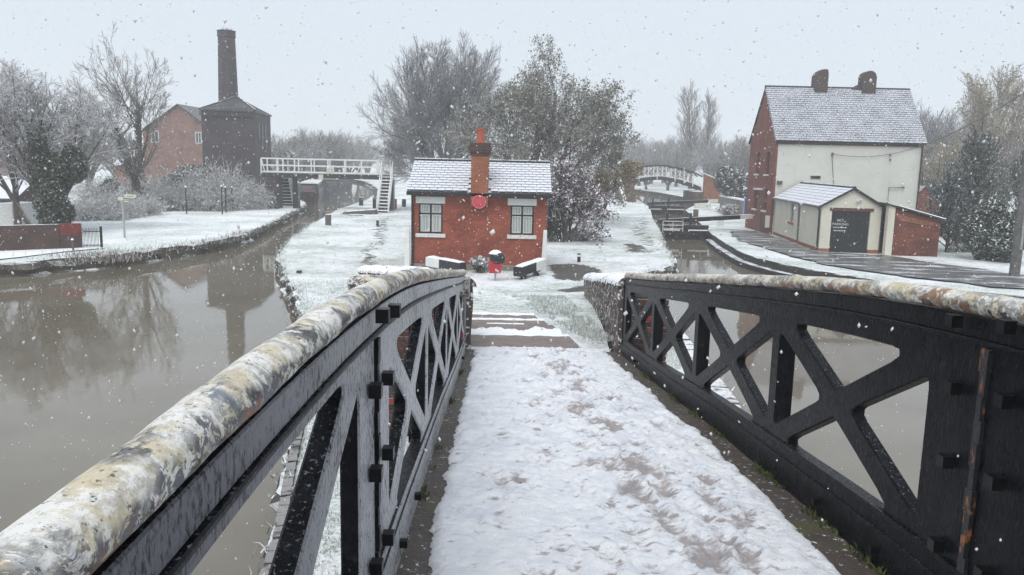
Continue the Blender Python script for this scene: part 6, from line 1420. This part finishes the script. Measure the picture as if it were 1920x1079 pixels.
# shrubs by the white house
shrub('evergreen_tree', 'dark round evergreen dusted with snow left of the brick gable', (at(1378, 370, 64).x, 64, 0), (2.0, 1.6, 2.5), 9500, .12, M['leaf_dark'], 51, twigs=24, cz=2.4)
def pine(label, base, h, w_, seed, n=46):
    rg = np.random.default_rng(seed); t = thing('pine_tree', label, 'pine tree', tuple(base)); B = np.array(base, float)
    P, R = grow(rg, B[None]-[0, 0, .1], np.array([[0, 0, 1.]]), np.array([h*.95]), np.array([.10]), 8, .02, .05, .9); np_obj('trunk', *tubes(P, R, 8), M['bark'], t, True)
    tt = np.linspace(.06, .97, n); p0 = np.stack([np.full(n, B[0]), np.full(n, B[1]), B[2]+tt*h], 1); a = np.arange(n)*2.4+rg.random(n); d = np.stack([np.cos(a), np.sin(a), .45+.5*tt], 1)
    L = w_*(1.0-tt**2*.70)*(.80+.35*np.sin(np.arange(n)*1.9))*rg.uniform(.75, 1.15, n)+.1; P, R = grow(rg, p0, d, L, np.full(n, .03), 5, .05, .14); geo = [tubes(P, R, 4)]
    c, dd, L2, r2 = children(rg, P, R, L, 6, .5, .55, .2, .5, .012); P2, R2 = grow(rg, c, dd, L2+.12, r2, 3, .05, .22); geo.append(tubes(P2, R2, 3)); np_obj('crown', *join(geo), M['bark'], t)
    q = np.concatenate([P2.reshape(-1, 3), P[:, 2:].reshape(-1, 3)]); tips = np.concatenate([unit(np.repeat(P2[:, -1:]-P2[:, :1], P2.shape[1], 1)).reshape(-1, 3), unit(np.repeat(P[:, -1:]-P[:, :1], 4, 1)).reshape(-1, 3)])
    nn = 15000; k = rg.integers(0, len(q), nn); nd = unit(tips[k]*1.0+rg.normal(0, .55, (nn, 3))+[0, 0, .25]); s = rg.uniform(.10, .20, (nn, 1)); sd = unit(np.cross(nd, rg.normal(0, 1, (nn, 3))))*.013
    V = np.stack([q[k]-sd, q[k]+sd, q[k]+nd*s+sd*.4, q[k]+nd*s-sd*.4], 1).reshape(-1, 3); np_obj('needles', V, np.arange(nn*4).reshape(nn, 4), M['needle'], t); return t
q = at(1815, 470, 36.5); pine('tall dark pine with upright shoots right of the brick shed', (q.x, 36.5, 0), 4.75, 1.95, 61, 70)
q = at(1775, 475, 36); pine('shorter bushy pine close against the shed', (q.x, 36, 0), 3.0, 1.4, 62)
q = at(1905, 480, 38); pine('pine half hidden behind the utility pole', (q.x+.3, 38, 0), 4.9, 1.5, 63, 58)
q = G(1868, 492); shrub('laurel_bush', 'thick snow covered laurel bush beside the utility pole', (q.x, q.y+.8, 0), (1.0, .9, 1.45), 9000, .075, M['leaf_laurel'], 64, twigs=24)
q = G(1925, 500); shrub('laurel_bush', 'snowy laurel at the right edge behind the pole', (q.x, q.y+1.2, 0), (.8, .8, 1.0), 4500, .075, M['leaf_laurel'], 65, twigs=20)
q = G(1795, 470); shrub('frosty_shrub', 'low frosted dead undergrowth beneath the pines', (q.x, q.y-.6, 0), (1.4, .5, .45), 2200, .06, M['bramble'], 66, twigs=90)
q = G(1390, 400); shrub('frosty_shrub', 'frosted brown shrub in front of the garden wall by the gable', (at(1368, 402, 60).x, 60, 0), (1.3, .7, .55), 1800, .09, M['bramble'], 67, twigs=70)

# brambles behind the wire fence: arching frosted stems
def bramble_mesh(seed, n=330):
    rg = np.random.default_rng(seed); a = rg.uniform(0, 6.283, n); P0 = np.stack([np.cos(a)*rg.uniform(0, .8, n), np.sin(a)*rg.uniform(0, .8, n), np.zeros(n)], 1); D = np.stack([np.cos(a)*.5, np.sin(a)*.5, np.ones(n)], 1)+rg.normal(0, .3, (n, 3))
    P, R = grow(rg, P0, D, rg.uniform(.8, 1.5, n), np.full(n, .012), 6, .12, -.20, .6, .006); c, d, L, r = children(rg, P, R, np.full(n, 1.1), 7, .38, .8, .25, .6, .007, .1); P2, R2 = grow(rg, c, d, L, r, 2, .15, -.1, .5, .006)
    q = P2.reshape(-1, 3); k = q[rg.integers(0, len(q), 3600)]+rg.normal(0, .03, (3600, 3)); return join([tubes(P, R, 3), tubes(P2, R2, 3)]), leaf_quads(rg, k, .034, .3)
protos = []
for sd_ in (71, 72, 73):
    g1, g2 = bramble_mesh(sd_); o1 = np_obj('stems', *g1, M['bramble']); o2 = np_obj('foliage', *g2, M['bramble']); protos.append((o1.data, o2.data)); bpy.data.objects.remove(o1); bpy.data.objects.remove(o2)
def bramble(label, px, pyb, Y, w_, h, k, group='frosted brambles along the wire fence'):
    b = at(px, pyb, Y); t = thing('bramble', label, 'bramble', (b.x, Y, 0), group)
    for nm, me in zip(('stems', 'foliage'), protos[k % 3]):
        o = bpy.data.objects.new(nm, me); C.objects.link(o); o.parent = t
    t.scale = (w_, w_*.8, h); t.rotation_euler = (0, 0, k*1.3); return t
BL = [('frosted bramble mound nearest the ivy mass, spilling onto the lawn', 175, 44, 1.3, 1.0), ('frosted bramble mound behind the signpost', 222, 45.5, 1.1, 1.2), ('frosted bramble mound just left of the first fence post', 258, 48, 1.2, 1.1), ('frosted bramble mound between the first and second fence posts', 315, 53, 1.6, 1.3),
      ('frosted bramble mound behind the second fence post', 352, 53.5, 1.5, 1.5), ('tall pale bramble mound before the left half of engine house', 398, 55, 1.6, 2.5), ('frosted bramble mound behind the third fence post', 425, 54, 1.4, 1.6), ('dark bramble mound reaching the engine house corner', 458, 56, 1.3, 1.8), ('tall bramble mound low behind the pollarded tree', 300, 56, 1.8, 1.9), ('bramble tangle between ivy mass and pollarded tree', 205, 52, 1.7, 2.0)]
for k, (lb_, px_, Y, w_, h) in enumerate(BL): bramble(lb_, px_, 400, Y, w_, h, k)
shrub('dark_shrub', 'dark rhododendron left of the engine house below the brick house', (at(345, 340, 57).x, 57, 0), (2.0, 1.3, 1.6), 5200, .10, M['leaf_dark'], 81, twigs=18)
shrub('dark_shrub', 'dark frosted shrub behind the pale bramble by the engine house', (at(400, 340, 58).x, 58.5, 0), (1.3, 1.0, 1.25), 3200, .09, M['leaf_dark'], 82, twigs=18)
shrub('dark_shrub', 'small grey green shrub at the left of the pollarded trunk', (at(205, 340, 52).x, 52, 0), (.9, .8, 1.2), 2200, .08, M['leaf_dark'], 83, twigs=18)
shrub('evergreen_tree', 'snow dusted dark conifer behind the left end of white footbridge', (at(545, 330, 80).x, 80, 0), (1.6, 1.4, 2.3), 3600, .14, M['leaf_dark'], 84, twigs=14)

# background woods: six kinds of bare tree, each copied as a thing of its own
def bg_tree(kind, seed, twig, shape, leaves=None):
    base = (0, 0, 0)
    if shape == 'round': st = [((0, 0, -.2), (0, 0, 1), 3.6, .2), ((.1, 0, .8), (.6, .2, 1), 3.6, .13), ((-.1, 0, .8), (-.6, -.2, 1), 3.6, .13), ((0, .1, 1), (.1, .6, 1), 3.4, .12), ((0, -.1, 1), (-.1, -.6, 1), 3.4, .12)]; lv = [dict(seg=5, sides=5, wob=.07, up=.06), dict(k=8, ratio=.8, ang=.55, tmin=.25, seg=4, sides=4, wob=.1, up=.06), dict(k=8, ratio=.55, ang=.55, tmin=.2, seg=3, sides=3, wob=.1, up=.04, rmin=.018), dict(k=5, ratio=.55, ang=.5, tmin=.2, seg=2, sides=3, wob=.1, up=.04, rmin=.013)]
    else: st = [((0, 0, -.2), (0, 0, 1), 9.5, .2)]; lv = [dict(seg=8, sides=5, wob=.02, up=.06, taper=.9), dict(k=46, ratio=.30, ang=.45, tmin=.10, seg=4, sides=3, wob=.06, up=.18, rr=.4), dict(k=9, ratio=.5, ang=.45, tmin=.15, seg=3, sides=3, wob=.08, up=.15, rmin=.018), dict(k=4, ratio=.55, ang=.4, tmin=.2, seg=2, sides=3, wob=.1, up=.1, rmin=.013)]
    return tree('bare_tree' if shape == 'round' else 'poplar_tree', '', 'tree', base, st, lv, M['bark'], twig, seed, leaves=leaves)
KIND = {'brown': bg_tree('b', 91, M['twig_brown'], 'round'), 'grey': bg_tree('g', 92, M['twig_grey'], 'round'), 'brown2': bg_tree('b', 93, M['twig_brown'], 'round'), 'ochre': bg_tree('o', 94, M['twig_yellow'], 'round', (1500, .09, M['leaf_ochre'], .1)), 'birch': bg_tree('o', 95, M['twig_yellow'], 'tall', (1300, .07, M['leaf_ochre'], .08)), 'poplar': bg_tree('p', 96, M['twig_brown'], 'tall')}
used = set(); KH = {'brown': 6.6, 'grey': 6.6, 'brown2': 6.6, 'ochre': 6.6, 'birch': 9.8, 'poplar': 9.8}
gT = random.Random(77)
def put(kind, px, ytop, Y, wide, label, group=None):
    b = at(px, 300, Y); h = at(px, ytop, Y).z
    o = KIND[kind] if kind not in used else copy_tree(KIND[kind]); used.add(kind)
    o.location = (b.x, Y, 0); s = h/KH[kind]; o.scale = (s*wide, s*wide, s); o.rotation_euler = (0, 0, gT.uniform(0, 6.28)); o['label'] = label
    if group: o['group'] = group
g_ = 'bare trees lining the left canal behind the white footbridge'
for k, (px_, yt, Y) in enumerate([(520, 240, 92), (545, 236, 100), (568, 246, 96), (590, 232, 106), (606, 228, 110), (622, 238, 112), (640, 244, 120), (655, 254, 128), (672, 250, 150), (690, 258, 160), (535, 262, 84), (575, 268, 88)]):
    put(('brown', 'brown2', 'grey')[k % 3] if k < 8 else 'grey', px_, yt, Y, 1.15, 'hazy bare tree in the row behind the white footbridge', g_)
g_ = 'hazy bare trees behind the left garden wall'
for (px_, yt, Y), wh in zip([(-30, 170, 62), (60, 185, 70), (165, 205, 75), (215, 230, 90), (130, 240, 95), (15, 215, 80)], ('hazy frosted tree cut off by the left edge of the photo', 'hazy frosted tree directly behind the ivy clad trunk', 'hazy frosted tree between the ivy clad tree and pollarded tree', 'hazy tree glimpsed just left of the pollarded stems', 'faint tree low behind the right side of the ivy mass', 'faint tree behind the orange brick house at far left')): put('brown' if px_ % 2 else 'grey', px_, yt, Y, 1.25, wh, g_)
put('poplar', 1297, 180, 128, 1.25, 'left and taller of two slim bare poplars above the arched bridge', 'pair of poplars'); put('poplar', 1324, 194, 130, 1.1, 'right and shorter of two slim bare poplars above the arched bridge', 'pair of poplars')
g_ = 'misty trees beyond the arched bridge'
for k, (px_, yt, Y) in enumerate([(1180, 246, 150), (1200, 252, 140), (1222, 258, 155), (1245, 250, 165), (1270, 252, 140), (1285, 245, 150), (1345, 262, 120), (1365, 250, 115), (1385, 246, 108), (1405, 240, 104), (1335, 275, 108), (1255, 275, 118), (1215, 280, 120), (1190, 285, 112)]): put(('grey', 'brown2')[k % 2], px_, yt, Y, 1.3, 'misty bare tree in the wood beyond the arched bridge', g_)
g_ = 'grey bare trees rising behind the right end of the white house'
for (px_, yt, Y), wh in zip([(1695, 190, 76), (1722, 182, 80), (1752, 190, 78), (1785, 205, 84), (1650, 200, 95)], ('grey bare tree touching the right end of the house roof', 'tallest grey bare tree just right of the house roof', 'grey bare tree above the yellow leaved tree', 'grey bare tree between the yellow tree and the birches', 'grey bare tree hidden behind the white house roof')): put('grey', px_, yt, Y, 1.0, wh, g_)
put('ochre', 1752, 243, 66, 1.0, 'yellow leaved tree rising behind the small brick outbuilding'); put('ochre', 1792, 252, 62, .9, 'orange tinted tree left of the tall pines')
g_ = 'tall pale birches at the right edge'
for (px_, yt, Y), wh in zip( [(1822, 172, 70), (1858, 160, 72), (1893, 182, 66), (1925, 170, 64), (1838, 196, 58)], ('leftmost pale birch of the tall row behind the pines', 'tallest pale birch, in the middle of the row behind the pines', 'pale birch directly above the utility pole pine', 'pale birch cut off by the right edge of the photo', 'shorter pale birch standing nearest behind the tall pine')): put('birch', px_, yt, Y, 1.35, wh, g_)
put('brown', 1880, 230, 56, 1.0, 'brown bare tree behind the pole and right hand pine')
g_ = 'trees of the far misty skyline'
for k in range(34):
    px_ = -250+k*72+gT.uniform(-25, 25); Y = gT.uniform(170, 235)
    if 700 < px_ < 1170: continue
    put(('grey', 'brown2')[k % 2], px_, 268+gT.uniform(-8, 10), Y, 1.5, 'faint bare tree on the far misty skyline', g_)

# grass and reeds at the edges (too many to count)
def blades(name, label, pts, h, wdt, mat, seed, lean=.35, per=1):
    rg = np.random.default_rng(seed); p = np.array(pts, float); n = len(p); d = unit(rg.normal(0, lean, (n, 3))*[1, 1, 0]+[0, 0, 1]); hh = h*rg.uniform(.5, 1.4, (n, 1)); s = unit(np.cross(d, rg.normal(0, 1, (n, 3))))*wdt
    mid = p+d*hh*.55; tip = p+d*hh+rg.normal(0, lean*.4, (n, 3))*hh*[1, 1, .3]; V = np.stack([p-s, p+s, mid+s*.7, tip, mid-s*.7], 1).reshape(-1, 3); i = np.arange(n)*5
    F4 = np.concatenate([np.stack([i, i+1, i+2, i+4], 1), np.stack([i+4, i+2, i+3, i+3], 1)]); F3 = np.concatenate([np.stack([i, i+1, i+2], 1), np.stack([i, i+2, i+4], 1), np.stack([i+4, i+2, i+3], 1)])
    return tag(np_obj(name, V, F3, mat), label, 'grass', kind='stuff')
rgg = np.random.default_rng(3)
ip = [tuple(p[:2]) for p in isl]; pts = []
while len(pts) < 26000:
    y = 5.5+18*rgg.random()**1.5; x = rgg.uniform(-6.5, 5.0)
    if inside(ip, x, y) and not (abs(x-.5) < 1.6+max(0, (y-11)*.05) and y > 10) and mnoise.noise(Vector((x*1.2, y*1.2, 3))) > -.25: pts.append((x, y, zisl(x, y)))
blades('grass', 'snow flecked grass on the towpath under the bridge', pts, .05, .006, M['blade'], 4)
pts = []
while len(pts) < 9000:
    s = rgg.uniform(11.4, 20); x = rgg.uniform(-.7-(s-11)*.1, 1.75)
    lo, hi = -.66-.055*(s-11.5), 1.34-.115*(s-11.5)
    if (x > hi and mnoise.noise(Vector((x*2, s*1.5, 1)))+.9*(x-hi)+.25*(16.5-s)/3 > .05) or (x < lo and s < 17): p = Bf(s, x, zramp(s)+.03); pts.append((p.x, p.y, p.z+(.08 if x > hi else -.0)))
blades('grass', 'pale frosted grass bank beside the steps', pts, .07, .006, M['blade'], 5)
pts = []
for p in densify([Vector((q.x, q.y, 0)) for q in isl_left[4:]], .05):
    if p.y < 45: pts += [(p.x+rgg.normal(.05, .10), p.y+rgg.normal(0, .08), -.12+.12*rgg.random()) for _ in range(3)]
for p in densify([Vector((q.x, q.y, 0)) for q in isl_right[4:]], .06): pts += [(p.x+rgg.normal(-.05, .08), p.y+rgg.normal(0, .08), -.08+.1*rgg.random()) for _ in range(2)]
blades('grass', 'tufts hanging over the bank edge of the snowy point', pts, .13, .010, M['blade'], 6, .6)
pts = []
for p in densify([Vector((q.x, q.y, 0)) for q in lb[30:110]], .05):
    if p.y < 62: pts += [(p.x+rgg.normal(-.02, .12), p.y+rgg.normal(0, .1), -.25+.28*rgg.random()) for _ in range(4)]
blades('grass', 'straggling dead grass along the left canal bank', pts, .09, .010, M['blade'], 7, .6)
pts = [(-14.6+rgg.normal(0, .9), 28.0+rgg.normal(0, .7), -.15+.1*rgg.random()) for _ in range(900)]+[(p.x-.15+rgg.normal(0, .25), p.y+rgg.normal(0, .3), -.2+.15*rgg.random()) for p in densify([Vector((q.x, q.y, 0)) for q in lb[42:62]], .012)]
blades('reeds', 'frosty brown reeds on the left bank below the signpost', pts, .28, .010, M['reed'], 8, .45)
pts = []
for s in np.linspace(.5, 10.6, 420):
    for xx, sg in ((-.40, 1), (1.73, -1)):
        if mnoise.noise(Vector((s*2.2, xx*5, 0))) > .12: pts += [tuple(Bf(s+rgg.normal(0, .02), xx+sg*abs(rgg.normal(0, .02)), zbase(s)+.002)) for _ in range(3)]
blades('moss', 'moss and weeds along the foot of the parapets', pts, .035, .006, m_plain('green_moss', (.07, .085, .02), .9, .4, 20), 9, .5)

# ================================================================== AIR: haze and falling snow
hz = MB(); hz.box((-420, -60, -2.6), (420, 345, 17.5)); hzm = bpy.data.materials.new('misty_air'); hzm.use_nodes = True; t_ = hzm.node_tree; t_.nodes.clear()
vo = t_.nodes.new('ShaderNodeVolumePrincipled'); vo.inputs['Color'].default_value = (.98, .99, 1, 1); vo.inputs['Density'].default_value = .0024; vo.inputs['Anisotropy'].default_value = .1
mo = t_.nodes.new('ShaderNodeOutputMaterial'); t_.links.new(vo.outputs[0], mo.inputs['Volume']); o = hz.build('haze', hzm); tag(o, kind='stuff')

_n = N('snowflake'); _d = _n.n('BsdfDiffuse'); _t = _n.n('BsdfTranslucent'); _m = _n.n('MixShader'); _m.inputs[0].default_value = .5
for _x in (_d, _t): _x.inputs[0].default_value = (.95, .95, .96, 1)
_n.t.links.new(_d.outputs[0], _m.inputs[1]); _n.t.links.new(_t.outputs[0], _m.inputs[2]); _n.t.links.new(_m.outputs[0], _n.out.inputs[0]); M['flake'] = _n.m
rf_ = np.random.default_rng(12); n = 74000
yv = 1.6+40*rf_.random(n)**.85; xv = (rf_.random(n)*2-1)*(6+yv*.85); zv_ = EYE-1.0+(rf_.random(n)*2-1)*(3+yv*.42); c = np.stack([xv, yv, zv_], 1); c = c[(zv_ > -.4) & (zv_ < 24)]; n = len(c)
r = (.0042+.0085*rf_.random(n)**1.6)[:, None]*np.where(rf_.random(n) < .02, 1.5, 1.0)[:, None]; r = np.where(c[:, 1:2] < 4, np.minimum(r, .0065), r)
ax = np.stack([np.array([1, 0, 0]), np.array([0, 1, 0]), np.array([0, 0, 1])]); k1 = r*rf_.uniform(.7, 1.2, (n, 1)); k2 = r*rf_.uniform(.7, 1.2, (n, 1)); k3 = r*rf_.uniform(.8, 1.6, (n, 1)); sl = rf_.normal(0, .35, (n, 1))
up_ = np.concatenate([sl*k3, np.zeros((n, 1)), k3], 1)
V = np.stack([c+ax[0]*k1, c-ax[0]*k1, c+ax[1]*k2, c-ax[1]*k2, c+up_, c-up_], 1).reshape(-1, 3); b = np.arange(n)[:, None]*6
Fc = np.concatenate([b+np.array(f) for f in ((0, 2, 4), (2, 1, 4), (1, 3, 4), (3, 0, 4), (2, 0, 5), (1, 2, 5), (3, 1, 5), (0, 3, 5))])
o = np_obj('falling_snow', V, Fc, M['flake']); tag(o, 'scattered snowflakes falling through the air', 'snowflakes', kind='stuff')
